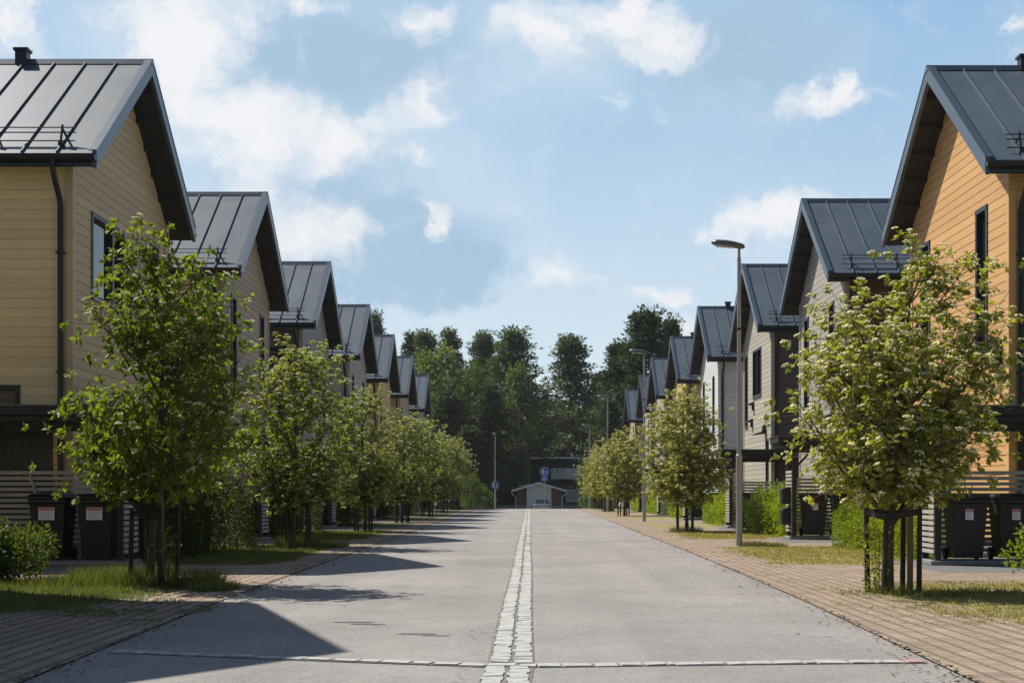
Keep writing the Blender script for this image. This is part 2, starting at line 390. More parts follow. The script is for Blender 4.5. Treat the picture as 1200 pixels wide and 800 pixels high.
M = {}
M['road'] = asphalt('aged_asphalt', (.272, .256, .246), .75)
M['patch'] = asphalt('dark_asphalt', (.15, .14, .14))
M['verge_right'] = verge_mat('brick_paving_dry_grass', True); M['verge_left'] = verge_mat('brick_paving_green_grass', False)
M['land'] = grass_ground('lawn'); M['roof'] = metal_roof('blue_grey_sheet_steel')
M['trim'] = simple('roof_edge_steel', (.085, .115, .15), .35, .4, .1, 2)
M['black'] = simple('black_steel', (.012, .014, .018), .35, .1)
M['soffit'] = simple('dark_soffit_boards', (.022, .021, .022), .7, 0, .3, 8, .3)
M['darkwood'] = simple('dark_stained_timber', (.018, .017, .018), .65, 0, .3, 9, .3)
M['slat'] = simple('weathered_slats', (.40, .38, .35), .7, 0, .2, 7, .3)
M['frame'] = simple('dark_window_frame', (.022, .026, .034), .45, 0, .1)
M['glass'] = glass_mat('window_glass'); M['sill'] = simple('grey_steel_sill', (.14, .17, .21), .35, .4)
M['curtain'] = simple('pale_roller_blind', (.45, .5, .55), .8)
M['bin'] = simple('black_bin_plastic', (.008, .009, .011), .5, 0, .15, 5)
M['sticker'] = simple('white_sticker', (.72, .74, .76), .5, 0, .04); M['stickred'] = simple('red_print', (.62, .08, .05), .5, 0, .05)
M['stickgrey'] = simple('grey_print', (.30, .31, .34), .5, 0, .05)
M['galv'] = simple('galvanised_steel', (.36, .37, .38), .45, .55, .12, 5); M['lamphead'] = simple('grey_lamp_housing', (.13, .13, .14), .4, .3)
M['lens'] = simple('lamp_lens', (.55, .56, .55), .2)
M['stone'] = simple('pale_granite_setts', (.42, .425, .405), .8, 0, .25, 14, .6, 50); M['stonegap'] = simple('sett_joint', (.17, .155, .14), .9, 0, .3, 20, .5)
M['redpaint'] = simple('faded_red_mark', (.42, .27, .24), .8)
M['bark'] = simple('young_bark', (.10, .075, .055), .85, 0, .35, 14, .8, 40); M['pinebark'] = simple('pine_bark', (.16, .085, .05), .9, 0, .35, 2, .6, 8)
M['birchbark'] = simple('pale_bark', (.3, .28, .25), .8, 0, .4, 3)
M['stake'] = simple('dark_tree_stake', (.035, .028, .024), .8, 0, .3, 12, .5); M['stakenew'] = simple('brown_tree_stake', (.17, .105, .07), .8, 0, .3, 12, .5)
M['leafL'] = leaf_mat('green_whitebeam_leaves', (.10, .15, .02), (.23, .28, .04), .56)
M['leafR'] = leaf_mat('olive_whitebeam_leaves', (.19, .22, .035), (.36, .36, .08), .5)
M['leafM'] = leaf_mat('row_whitebeam_leaves', (.13, .175, .03), (.27, .31, .06), .54)
M['flower'] = simple('cream_blossom', (.80, .75, .42), .8, 0, .15, 12)
M['hedge'] = leaf_mat('bright_hedge_leaves', (.14, .20, .02), (.27, .33, .035), .5); M['hedgedark'] = leaf_mat('deep_hedge_leaves', (.03, .055, .012), (.07, .10, .02), .35)
M['needle'] = leaf_mat('dark_needles', (.032, .055, .026), (.075, .105, .042), .25, .6, .6)
M['needle2'] = leaf_mat('blue_green_needles', (.05, .082, .045), (.11, .145, .065), .3, .6, .6)
M['birch'] = leaf_mat('birch_leaves', (.10, .14, .05), (.17, .205, .08), .45, .5, .5)
M['shrub'] = leaf_mat('light_shrub_leaves', (.07, .115, .025), (.14, .18, .045), .35, .5, .9)
M['blade'] = leaf_mat('grass_blades', (.09, .12, .03), (.19, .20, .065), .4, .5, 1.5); M['bladedry'] = leaf_mat('dry_grass_blades', (.22, .20, .06), (.38, .33, .14), .4, .6, 1.5)
M['brick'] = brick_mat('dark_red_brick', (.16, .075, .055), (.11, .055, .045)); M['whitepaint'] = simple('white_paint', (.80, .81, .82), .5)
M['doorpaint'] = simple('pale_garage_paint', (.74, .80, .84), .5, 0, .05); M['darkwall'] = simple('near_black_cladding', (.03, .034, .045), .7, 0, .2, 2)
M['beigewall'] = simple('beige_render', (.36, .33, .27), .8); M['carpaint'] = simple('silver_car_paint', (.42, .45, .48), .3, .4, .03, 2, coat=.6)
M['cardark'] = simple('dark_blue_car_paint', (.03, .04, .06), .3, .3, .03, 2, coat=.6)
M['tyre'] = simple('tyre_rubber', (.012, .012, .013), .8); M['blue'] = simple('blue_sign_face', (.01, .10, .42), .4, 0, .03); M['signwhite'] = simple('sign_white', (.75, .77, .8), .4, 0, .02)
M['taillight'] = simple('tail_light', (.4, .02, .02), .3); M['cabinet'] = simple('grey_cabinet', (.25, .27, .28), .5)
M['cloth'] = simple('white_cloth', (.72, .70, .72), .8); M['pinkcloth'] = simple('red_fabric', (.5, .02, .05), .8)
M['iron'] = simple('cast_iron', (.17, .16, .15), .6, .5, .3, 20, .6, 40)
M['concrete'] = simple('concrete_plinth', (.22, .22, .22), .85, 0, .15, 6, .4)

# ------------------------------------------------------------------ ground
def gz(y):
    """street is level, then the land falls a metre beyond the junction"""
    t = np.clip((np.asarray(y, dtype=float) - 103.0) / 32.0, 0, 1)
    return -1.0 * t * t * (3 - 2 * t)

def sheet(name, xs_fn, ys, z, mat, label=None, cols=6, kind='structure', attrfn=None):
    """strip following the street, xs_fn(y) -> (x0, x1)"""
    V = []; n = len(ys)
    Y = np.asarray(ys, dtype=float)
    x0 = np.array([xs_fn(y)[0] for y in Y]); x1 = np.array([xs_fn(y)[1] for y in Y])
    t = np.linspace(0, 1, cols + 1)
    X = x0[:, None] + (x1 - x0)[:, None] * t[None]
    YY = np.repeat(Y[:, None], cols + 1, 1); ZZ = gz(YY) + z
    V = np.stack([X, YY, ZZ], -1).reshape(-1, 3)
    i = np.arange(n - 1)[:, None] * (cols + 1) + np.arange(cols)[None]
    Fc = np.stack([i, i + 1, i + cols + 2, i + cols + 1], -1).reshape(-1, 4)
    o = np_mesh(name, V, Fc, mat, smooth=True, attr=attrfn(V) if attrfn else None)
    return tag(o, kind=kind)

def ledge(y): return -np.interp(y, [0, 9, 16, 25, 50, 103], [3.15, 3.2, 3.4, 3.47, 3.55, 3.7])
def redge(y): return np.interp(y, [0, 9, 16, 25, 50, 103], [2.75, 2.8, 3.02, 3.15, 3.25, 3.4])
far = list(np.arange(-60, 0, 6)) + list(np.arange(0, 140, 2.0)) + [150, 170, 200, 260, 340, 500, 800, 1400, 3000]
sheet('ground', lambda y: (-900, 900), far, -.05, M['land'], cols=12)
sheet('road', lambda y: (ledge(y), redge(y)), list(np.arange(-8, 103.5, .5)), 0.0, M['road'], cols=4)
sheet('cross_road', lambda y: (-70, 70), [103.5, 106, 110], -.012, M['road'], cols=20)
sheet('driveway_beyond', lambda y: (-1.2, 3.2), [110, 115, 120, 125, 130, 135, 140, 150, 159.5], -.006, M['patch'])

YTL = [18.5 + 12.6 * k for k in range(7)]
YTL = [18.5, 31.3, 43.6, 56.8, 70.5, 83.0, 96.0]
YTR = [17.1, 43.5, 72.0, 88.0, 99.0]
HL = [(27.6, 9.36), (39.7, 9.34), (52.3, 9.44), (65.1, 9.55), (77.0, 9.49), (89.3, 9.5), (102.9, 9.43)]
HR = [(27.7, 9.27), (40.5, 9.32), (51.9, 9.29), (65.6, 9.53), (78.3, 9.54), (91.0, 9.55), (100.6, 9.25), (115.2, 9.28)]

def sm(x, a, b):
    t = np.clip((x - a) / (b - a), 0, 1); return t * t * (3 - 2 * t)
def vnoise(x, y, s, seed=0):
    r = np.random.RandomState(seed); T = r.rand(64, 64); x = x / s; y = y / s
    xi = np.floor(x).astype(int); yi = np.floor(y).astype(int); fx = x - xi; fy = y - yi
    fx = fx * fx * (3 - 2 * fx); fy = fy * fy * (3 - 2 * fy)
    g = lambda a, b: T[a % 64, b % 64]
    return (g(xi, yi) * (1 - fx) + g(xi + 1, yi) * fx) * (1 - fy) + (g(xi, yi + 1) * (1 - fx) + g(xi + 1, yi + 1) * fx) * fy

def verge_attr(side):
    houses = HL if side < 0 else HR
    def fn(V):
        x = np.abs(V[:, 0]); y = V[:, 1]; g = np.zeros(len(V)); pad = np.zeros(len(V))
        e = np.abs(ledge(y)) if side < 0 else redge(y)
        n = vnoise(V[:, 0], y, 1.1, 3) * .6 + vnoise(V[:, 0], y, .35, 5) * .4
        blocks = [(h[0] - 4.2, h[0] + (4.3 if side > 0 else 4.6)) for h in houses]
        blocks = [(13.6 if side > 0 else 13.2, 19.6 if side > 0 else 19.3)] + blocks
        for j, (a, b_) in enumerate(blocks):
            if side > 0 and j == 0:
                m = sm(y, a - 2.5, a + 2.4) * (1 - sm(y, b_ - 1.6, b_ + .3)) * sm(x, e + .1, e + 1.9)
                m = m * .9
            elif side > 0:
                m = sm(y, a - .4, a + .8) * (1 - sm(y, b_ - 1.5, b_ + .4)) * sm(x, e + .2, e + 1.5) * .85
            else:
                fr = 3.2 if j == 0 else 1.0
                m = sm(y, a - .5, a + fr) * (1 - sm(y, b_ - .5, b_ + .3)) * sm(x, e + .25, e + (1.9 if j == 0 else 1.2))
            g = np.maximum(g, m)
        for h in houses:
            yn = h[0] - 3.15
            pad = np.maximum(pad, sm(x, 6.0, 6.15) * sm(y, yn - 3.3, yn - 3.2) * (1 - sm(y, yn + .2, yn + .3)))
        g = np.clip(g + (n - .5) * .35 * (g > .02), 0, 1)
        base = .06 + .34 * n * (y < 16)          # mossy joints by the kerb in the foreground
        g = np.maximum(g, base)
        g = np.where((x > 8.6) & (pad < .3), 1, g)
        return {'grass': g, 'pad': pad}
    return fn
ysv = list(np.arange(-4, 45, .16)) + list(np.arange(45, 103.4, .5))
VL = sheet('verge', lambda y: (-13.5, float(ledge(y)) + .0), ysv, .010, M['verge_left'], cols=70, attrfn=verge_attr(-1))
VR = sheet('verge', lambda y: (float(redge(y)) - .0, 13.5), ysv, .010, M['verge_right'], cols=70, attrfn=verge_attr(1))

# stone setts down the middle of the street and across it
rng = random.Random(4)
def sett(mb, cx, cy, lx, ly, rot, h, z=0):
    c, s_ = math.cos(rot), math.sin(rot); j = lambda: rng.uniform(-.008, .008)
    q = [(-lx / 2, -ly / 2), (lx / 2, -ly / 2), (lx / 2, ly / 2), (-lx / 2, ly / 2)]
    b = [(cx + (x + j()) * c - (y + j()) * s_, cy + (x + j()) * s_ + (y + j()) * c) for x, y in q]
    k = .92
    mb.hexa([(x, y, z - .02) for x, y in b] + [(cx + (x - cx) * k, cy + (y - cy) * (k + .08), z + h + rng.uniform(-.003, .003)) for x, y in b])
mb = MB(); gap = MB()
cshift = lambda y: .008 * math.sin(y * .35) + (-.03 if y < 10.0 else 0)
for row in (0, 1):
    y = 5.0
    while y < 102.5:
        l = rng.uniform(.11, .21) if y < 50 else rng.uniform(.25, .4)
        z = float(gz(y)); w = rng.uniform(.125, .15)
        if not (9.86 < y < 10.06):
            sett(mb, -.205 + row * .158 + cshift(y) + rng.uniform(-.008, .008), y + l / 2, w, l - .004, rng.uniform(-.04, .04), .012, z)
        y += l + rng.uniform(.002, .014)
tag(mb.build('gutter_setts', M['stone']), kind='structure')
V = []
yy_ = list(np.arange(5, 103, 1.0))
for y in yy_:
    c = cshift(y); V.append(((-.295 + c), (.035 + c), y))
g = MB()
for a, b in zip(V[:-1], V[1:]):
    g.quad((a[0], a[2], .004), (a[1], a[2], .004), (b[1], b[2], .004), (b[0], b[2], .004))
tag(g.build('gutter_bed', M['stonegap']), kind='structure')
mb = MB(); g = MB(); m2 = MB()
line = [(-3.12, 10.86), (-2.2, 10.58), (-1.2, 10.25), (-.3, 10.0), (.05, 9.97), (1.0, 10.08), (2.0, 10.17), (2.78, 10.22)]
for a, b in zip(line[:-1], line[1:]):
    L = math.dist(a, b); rot = math.atan2(b[1] - a[1], b[0] - a[0]); t = 0
    nx, ny = -math.sin(rot) * .075, math.cos(rot) * .075
    g.quad((a[0] - nx, a[1] - ny, .006), (b[0] - nx, b[1] - ny, .006), (b[0] + nx, b[1] + ny, .006), (a[0] + nx, a[1] + ny, .006))
    while t < L - .02:
        l = min(rng.uniform(.14, .24), L - t)
        cx = a[0] + (b[0] - a[0]) * (t + l / 2) / L; cy = a[1] + (b[1] - a[1]) * (t + l / 2) / L + rng.uniform(-.012, .012)
        sett(m2 if cx > 2.62 else mb, cx, cy, l - .012, rng.uniform(.12, .15), rot, .013); t += l
tag(mb.build('cross_setts', M['stone']), kind='structure'); tag(g.build('cross_setts_bed', M['stonegap']), kind='structure')
if m2.v: tag(m2.build('red_end_setts', M['redpaint']), kind='structure')

pm = MB()  # nearer pair: worn dent; farther pair: leaf shadow painted as dark patches
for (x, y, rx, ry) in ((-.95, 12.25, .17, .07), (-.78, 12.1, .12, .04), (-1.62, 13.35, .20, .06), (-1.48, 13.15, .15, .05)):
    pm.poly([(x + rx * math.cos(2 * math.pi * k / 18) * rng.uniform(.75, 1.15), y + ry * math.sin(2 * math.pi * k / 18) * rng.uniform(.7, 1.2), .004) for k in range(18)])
tag(pm.build('road_wear_and_leaf_shadow', M['patch']), kind='structure')

# ------------------------------------------------------------------ houses
PITCH = .165; SL = .718; HALF = 3.15; RUN = 3.55; WIN = .52; LEN = 10.5
def snap(z): return round(z / PITCH) * PITCH
def siding(mb, Mf, a0, a1, z0, z1, openings, limit=None, groove=.014, dep=.016):
    """horizontal boards with real grooves; Mf(a, d, z) -> point; openings (a0,a1,z0,z1); limit(z)->(amin,amax)"""
    z = z0
    while z < z1 - 1e-4:
        zt = min(z + PITCH, z1)
        segs = [(a0, a1)]
        for (oa, ob, oz0, oz1) in openings:
            if z + PITCH / 2 > oz0 and z + PITCH / 2 < oz1:
                ns = []
                for (p, q) in segs:
                    if ob <= p or oa >= q: ns.append((p, q)); continue
                    if oa > p: ns.append((p, oa))
                    if ob < q: ns.append((ob, q))
                segs = ns
        for (p, q) in segs:
            zz = [z, z, z + groove, z + groove, zt]; dd = [0, -dep, -dep, 0, 0]
            for i in range(4):
                def cl(a, zz_):
                    if limit is None: return a
                    lo, hi = limit(zz_); return min(max(a, lo), hi)
                A, B = cl(p, zz[i]), cl(q, zz[i]); C_, E = cl(q, zz[i + 1]), cl(p, zz[i + 1])
                if B - A < 1e-4 and C_ - E < 1e-4: continue
                mb.quad(Mf(A, dd[i], zz[i]), Mf(B, dd[i], zz[i]), Mf(C_, dd[i + 1], zz[i + 1]), Mf(E, dd[i + 1], zz[i + 1]))
        z += PITCH

def house(side, X0, Yc, H, cols, gable_wins, near_wins, label, det=True, blind=False, extras=(), group=None, chim=None):
    fl = side > 0
    root = empty('terraced_house', (side * X0, Yc, 0), label=label, cat='house', group=group)
    P = lambda u, y, z: (side * u, y, z)
    nb = lambda: MB(flip=fl)
    def bx(mb, u0, u1, y0, y1, z0, z1): mb.hexa([P(u0, y0, z0), P(u1, y0, z0), P(u1, y1, z0), P(u0, y1, z0), P(u0, y0, z1), P(u1, y0, z1), P(u1, y1, z1), P(u0, y1, z1)])
    Hu = H - .24                                   # soffit at the ridge
    zw = Hu - SL * HALF                            # wall head at the eaves
    lim = lambda z: (-min(HALF, max(0, (Hu - z) / SL)), min(HALF, max(0, (Hu - z) / SL)))
    Mg = lambda a, d, z: P(WIN - d, a, z); Mn = lambda a, d, z: P(a, -HALF - d, z)
    # each window: (a0,a1,z0,z1,mullion)
    gw = [(a, b, snap(c), snap(d), m) for a, b, c, d, m in gable_wins]; nw = [(a, b, snap(c), snap(d), m) for a, b, c, d, m in near_wins]
    mb = nb(); siding(mb, Mg, -HALF, HALF, PITCH * 2, Hu, [w[:4] for w in gw], lim)
    mb.build('gable_wall', cols[0], root)
    mb = nb(); siding(mb, Mn, WIN, WIN + LEN, PITCH * 2, zw + .1, [w[:4] for w in nw])
    mb.build('side_wall', cols[1], root)
    mb = nb(); siding(mb, lambda a, d, z: P(a, HALF + d, z), WIN, WIN + LEN, PITCH * 2, zw + .1, [])
    siding(mb, lambda a, d, z: P(WIN + LEN + d, a, z), -HALF, HALF, PITCH * 2, Hu, [], lim)
    mb.build('rear_wall', cols[0], root)
    mb = nb(); bx(mb, WIN + .03, WIN + LEN - .03, -HALF + .03, HALF - .03, -.1, PITCH * 2 + .0); mb.build('plinth', M['concrete'], root)
    for y in (-HALF, HALF):
        s_ = 1 if y > 0 else -1; mb = nb()
        bx(mb, WIN - .022, WIN + .10, min(y + s_ * .022, y), max(y + s_ * .022, y), PITCH * 2, zw + .05)
        bx(mb, WIN - .024, WIN - .001, min(y, y - s_ * .11), max(y, y - s_ * .11), PITCH * 2, zw + .02)
        mb.build('corner_board', cols[0], root)
    # windows
    def window(Mf, w):
        a0, a1, z0, z1, mull = w; fr = nb(); t = .055
        def b3(mb, a, b, c, d, e, f):
            mb.hexa([Mf(a, e, c), Mf(b, e, c), Mf(b, f, c), Mf(a, f, c), Mf(a, e, d), Mf(b, e, d), Mf(b, f, d), Mf(a, f, d)])
        b3(fr, a0 - .03, a0 + t, z0, z1, -.12, .022); b3(fr, a1 - t, a1 + .03, z0, z1, -.12, .022)
        b3(fr, a0 - .03, a1 + .03, z1 - t, z1 + .03, -.12, .026); b3(fr, a0 + t, a1 - t, z0, z0 + t, -.12, .015)
        for mm_ in mull: b3(fr, a0 + (a1 - a0) * mm_ - .035, a0 + (a1 - a0) * mm_ + .035, z0 + t, z1 - t, -.1, .012)
        o = fr.build('window', M['frame'], root)
        pn = nb(); pn.quad(Mf(a0, -.07, z0), Mf(a1, -.07, z0), Mf(a1, -.07, z1), Mf(a0, -.07, z1)); pn.build('pane', M['glass'], o)
        sl_ = nb(); b3(sl_, a0 - .05, a1 + .05, z0 - .04, z0 - .004, -.06, .06); sl_.build('sill', M['sill'], o)
        return o
    for w in gw: window(Mg, w)
    for w in nw: window(Mn, w)
    # roof
    top = lambda y: H - SL * abs(y); UE = WIN + LEN + .3; TH = .20
    rf = nb()
    for s_ in (-1, 1):
        ys = (0, s_ * RUN)
        a = [P(.02, ys[0], top(0) - TH), P(UE, ys[0], top(0) - TH), P(UE, ys[1], top(RUN) - TH), P(.02, ys[1], top(RUN) - TH)]
        rf.hexa(a + [(p[0], p[1], p[2] + TH) for p in a])
        n = int((UE - .65) / .585)
        for i in range(n + 1):                     # standing seams
            u = .65 + i * .585
            q = [P(u - .012, 0, H), P(u + .012, 0, H), P(u + .012, s_ * RUN, top(RUN)), P(u - .012, s_ * RUN, top(RUN))]
            rf.hexa(q + [(p[0], p[1], p[2] + .045) for p in q])
    roof = rf.build('roof', M['roof'], root)
    for s_ in (-1, 1):
        for u0, u1 in ((0 - .02, .05), (UE - .03, UE + .03)):
            rk = nb()
            q = [P(u0, 0, H - .24), P(u1, 0, H - .24), P(u1, s_ * (RUN + .02), top(RUN) - .25), P(u0, s_ * (RUN + .02), top(RUN) - .25)]
            rk.hexa(q + [(p[0], p[1], p[2] + .29) for p in q])
            q = [P(u0 - .01, 0, H + .05), P(u0 + .13, 0, H + .05), P(u0 + .13, s_ * (RUN + .02), top(RUN) + .035), P(u0 - .01, s_ * (RUN + .02), top(RUN) + .035)]
            rk.hexa(q + [(p[0], p[1], p[2] + .02) for p in q]); rk.build('verge_board', M['trim'], roof)
    rc = nb()
    q = lambda y, dz: [P(-.02, y, H + dz), P(UE, y, H + dz)]
    rc.hexa([P(-.03, -.11, H - .06), P(UE, -.11, H - .06), P(UE, .11, H - .06), P(-.03, .11, H - .06),
             P(-.03, -.03, H + .06), P(UE, -.03, H + .06), P(UE, .03, H + .06), P(-.03, .03, H + .06)]); rc.build('ridge_cap', M['trim'], roof)
    sf = nb()
    for s_ in (-1, 1):
        a = [P(.05, 0, H - .235), P(UE - .04, 0, H - .235), P(UE - .04, s_ * (RUN - .02), top(RUN) - .225), P(.05, s_ * (RUN - .02), top(RUN) - .225)]
        sf.hexa(a + [(p[0], p[1], p[2] + .03) for p in a])
        k = 0.25
        while k < RUN - .15:                      # lookouts under the overhang
            z = top(k) - .235
            sf.hexa([P(.052, s_ * k, z - .10), P(WIN, s_ * k, z - .10), P(WIN, s_ * (k + .06), z - .10 - SL * .06), P(.052, s_ * (k + .06), z - .10 - SL * .06),
                     P(.052, s_ * k, z + .01), P(WIN, s_ * k, z + .01), P(WIN, s_ * (k + .06), z + .01 - SL * .06), P(.052, s_ * (k + .06), z + .01 - SL * .06)])
            k += .56
    sf.build('soffit', M['soffit'], roof)
    # gutters: half round troughs on both eaves
    for s_ in (-1, 1):
        g_ = nb(); ye = s_ * (RUN + .075); ze = top(RUN) - .06; n = 8; r = .075
        prev = None
        for k in range(n + 1):
            a = math.pi * k / n; c = (ye + math.cos(a) * r, ze - math.sin(a) * r)
            if prev: g_.quad(P(-.02, prev[0], prev[1]), P(UE, prev[0], prev[1]), P(UE, c[0], c[1]), P(-.02, c[0], c[1]))
            prev = c
        g_.poly([P(-.02, ye + math.cos(math.pi * k / n) * r, ze - math.sin(math.pi * k / n) * r) for k in range(n + 1)])
        bx(g_, -.02, UE, min(s_ * (RUN - .01), s_ * (RUN + .012)), max(s_ * (RUN - .01), s_ * (RUN + .012)), ze - .12, ze + .04)
        g_.build('gutter', M['black'], roof)
    # downpipe near the corner of the side wall
    dp = nb(); u = WIN + .17; yw = -HALF - .075
    dp.tube([P(u, -RUN - .075, top(RUN) - .10), P(u, -RUN - .075, top(RUN) - .24), P(u, -RUN + .0, top(RUN) - .38), P(u, yw - .05, top(RUN) - .68), P(u, yw, top(RUN) - .80), P(u, yw, .25), P(u, yw - .12, .12)], .05, 10)
    for z in (1.2, 3.2, 5.2): bx(dp, u - .065, u + .065, yw - .06, -HALF, z, z + .03)
    dp.build('downpipe', M['black'], root, smooth=False)
    # snow guard on the near slope
    sg = nb()
    for du, dz in ((.32, .20), (.40, .29), (.32, .05)):
        yr = -RUN + .30; zr = top(yr) + dz
        sg.tube([P(.42, yr + (dz - .2) * .3, zr), P(UE - .3, yr + (dz - .2) * .3, zr)], .011, 6)
    for i in range(8):
        u = .65 + i * 1.17; yr = -RUN + .30
        if u > UE - .2: break
        sg.bar(P(u, yr - .10, top(yr - .1) + .03), P(u, yr + .02, top(yr) + .33), .03, .03); sg.bar(P(u, yr + .22, top(yr + .22) + .03), P(u, yr + .02, top(yr) + .26), .03, .03)
        bx(sg, u - .035, u + .035, yr - .12, yr + .24, top(yr) - .05, top(yr) + .02)
    sg.build('snow_guard', M['black'], roof)
    uc = 2.45 if chim is None else chim; ch = nb()
    bx(ch, uc - .11, uc + .11, -.11, .11, H - .1, H + .20); bx(ch, uc - .14, uc + .14, -.14, .14, H + .20, H + .25)
    if uc > 0: ch.build('chimney', M['black'], roof)
    if side < 0:                                    # dark cladding round the entrance under the shelter roof
        ep = nb(); k = WIN + .32
        while k < WIN + 2.9:
            bx(ep, k, k + .125, -HALF - .022, -HALF + .01, .34, 2.42); k += .135
        ep.build('entrance_panel', M['frame'], root)
    # entrance door with a window next to it on the side wall
    du = WIN + 1.35
    dr = nb(); bx(dr, du, du + .95, -HALF - .03, -HALF + .02, .12, 2.25)
    for z in np.arange(.25, 2.1, .16): bx(dr, du + .08, du + .87, -HALF - .042, -HALF - .028, z, z + .13)
    d_ = dr.build('door', M['frame'], root)
    h = nb(); h.tube([P(du + .85, -HALF - .08, 1.0), P(du + .85, -HALF - .08, 1.35)], .012, 6); h.build('handle', M['galv'], d_)
    for e in extras:
        if e == 'vents':
            for (a, z) in ((.6, 4.35), (.9, 3.75)):
                v = nb(); v.hexa([Mg(a, .0, z), Mg(a + .35, .0, z), Mg(a + .35, .22, z - .03), Mg(a, .22, z - .03), Mg(a, .0, z + .12), Mg(a + .35, .0, z + .12), Mg(a + .35, .2, z + .03), Mg(a, .2, z + .03)])
                v.hexa([Mg(a + .1, .0, z - .2), Mg(a + .2, .0, z - .2), Mg(a + .2, .07, z - .2), Mg(a + .1, .07, z - .2), Mg(a + .1, .0, z), Mg(a + .2, .0, z), Mg(a + .2, .07, z), Mg(a + .1, .07, z)])
                v.build('wall_light', M['black'], root)
        if e == 'dish':
            v = nb(); z = 3.2; a = -2.2
            v.hexa([Mg(a, 0, z), Mg(a + .5, 0, z), Mg(a + .5, .42, z - .06), Mg(a, .42, z - .06), Mg(a, 0, z + .1), Mg(a + .5, 0, z + .1), Mg(a + .5, .42, z - .02), Mg(a, .42, z - .02)])
            v.hexa([Mg(a + .15, 0, z + .08), Mg(a + .35, 0, z + .08), Mg(a + .35, .14, z + .05), Mg(a + .15, .14, z + .05), Mg(a + .15, 0, z + .3), Mg(a + .35, 0, z + .3), Mg(a + .35, .1, z + .3), Mg(a + .15, .1, z + .3)])
            v.build('door_lamp', M['black'], root)
        if e == 'box':
            v = nb(); v.hexa([Mg(-2.75, 0, 3.35), Mg(-2.35, 0, 3.35), Mg(-2.35, .18, 3.35), Mg(-2.75, .18, 3.35), Mg(-2.75, 0, 3.8), Mg(-2.35, 0, 3.8), Mg(-2.35, .14, 3.8), Mg(-2.75, .14, 3.8)]); v.build('vent_box', M['frame'], root)
    return root

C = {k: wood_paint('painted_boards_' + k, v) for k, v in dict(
    cream=(.58, .455, .275), cream_bounce_lit=(.80, .645, .36), tan=(.44, .345, .25), greybrown=(.20, .175, .155), brown=(.13, .10, .08), grey=(.30, .30, .29),  # cream side wall: same paint lightened, sky and ground bounce put into colour
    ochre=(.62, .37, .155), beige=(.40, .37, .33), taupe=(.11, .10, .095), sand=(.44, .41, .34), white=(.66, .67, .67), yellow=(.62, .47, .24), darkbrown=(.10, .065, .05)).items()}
slit = lambda a, z0=3.65, z1=6.2, w=.62: (a, a + w, z0, z1, ())
pair = (-2.05, -.05, 4.65, 6.15, (.64,))
pairR = (-1.0, .85, 4.7, 6.25, (.5,))
gl = 'wooden houses along the left side of the street'; gr = 'wooden houses along the right side of the street'
house(-1, 7.2, 15.2, 9.36, (C['tan'], C['tan']), [slit(-2.0), slit(1.6)], [], 'tan wooden house at the near end of the left row, before the cream one', group=gl)
lw = (WIN + .9, WIN + 2.3, 2.45, 3.0, (.5,))
house(-1, 7.2, *HL[0], (C['cream'], C['cream_bounce_lit']), [pair, slit(1.9)], [lw], 'cream yellow wooden house with a two-part upper window behind the big left tree', group=gl)
house(-1, 7.2, *HL[1], (C['tan'], C['tan']), [slit(-2.2), slit(1.75)], [lw], 'tan wooden house next after the cream one, with two tall slit windows', chim=5.0, group=gl)
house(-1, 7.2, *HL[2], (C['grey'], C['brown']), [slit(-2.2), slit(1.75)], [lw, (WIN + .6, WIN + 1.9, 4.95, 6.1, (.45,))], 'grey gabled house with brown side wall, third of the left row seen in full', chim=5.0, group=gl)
house(-1, 7.2, *HL[3], (C['beige'], C['beige']), [slit(-2.2), slit(1.75)], [lw], 'beige gabled house between the brown-sided house and the yellow one in the left row', chim=5.0, group=gl)
house(-1, 7.2, *HL[4], (C['yellow'], C['yellow']), [slit(-2.2)], [lw], 'house fifth from the near end whose roof rises over the left row of trees', chim=5.0, group=gl)
house(-1, 7.2, *HL[5], (C['tan'], C['tan']), [slit(-2.2)], [lw], 'last but one roof of the left row, seen over the trees', chim=5.0, group=gl)
house(-1, 7.2, *HL[6], (C['grey'], C['grey']), [slit(-2.2)], [lw], 'farthest house of the left row, smallest roof against the pines', chim=5.0, group=gl)
gf = (-2.55, -2.05, 1.0, 2.9, ())
house(1, 7.6, *HR[0], (C['ochre'], C['ochre']), [slit(-1.95), slit(1.75), (.3, 1.3, 1.0, 2.4, ())], [lw], 'ochre orange wooden house at the near right, its gable in full sun', extras=('box',), chim=1.85, group=gr)
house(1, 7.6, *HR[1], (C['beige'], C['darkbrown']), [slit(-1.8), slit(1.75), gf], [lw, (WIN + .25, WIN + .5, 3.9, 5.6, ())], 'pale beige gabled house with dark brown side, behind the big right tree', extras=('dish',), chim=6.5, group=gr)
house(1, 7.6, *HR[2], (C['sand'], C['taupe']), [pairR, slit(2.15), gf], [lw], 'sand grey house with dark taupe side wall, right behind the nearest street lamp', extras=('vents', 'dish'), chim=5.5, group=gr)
house(1, 7.6, *HR[3], (C['white'], C['white']), [slit(-1.8), slit(1.75)], [lw], 'white wooden house in the right row', chim=1.35, group=gr)
house(1, 7.6, *HR[4], (C['yellow'], C['yellow']), [slit(-1.8), slit(1.75)], [lw], 'pale yellow house just past the white one in the right row', chim=1.2, group=gr)
house(1, 7.6, *HR[5], (C['sand'], C['sand']), [slit(-1.8)], [lw], 'sand coloured house right after the pale yellow one in the right row', chim=5.0, group=gr)
house(1, 7.6, *HR[6], (C['beige'], C['beige']), [slit(-1.8)], [lw], 'beige house last but one of the right row, behind a street lamp', chim=5.0, group=gr)
house(1, 7.6, *HR[7], (C['tan'], C['tan']), [slit(-1.8)], [lw], 'farthest house of the right row, smallest roof beside the dark conifers', chim=5.0, group=gr)

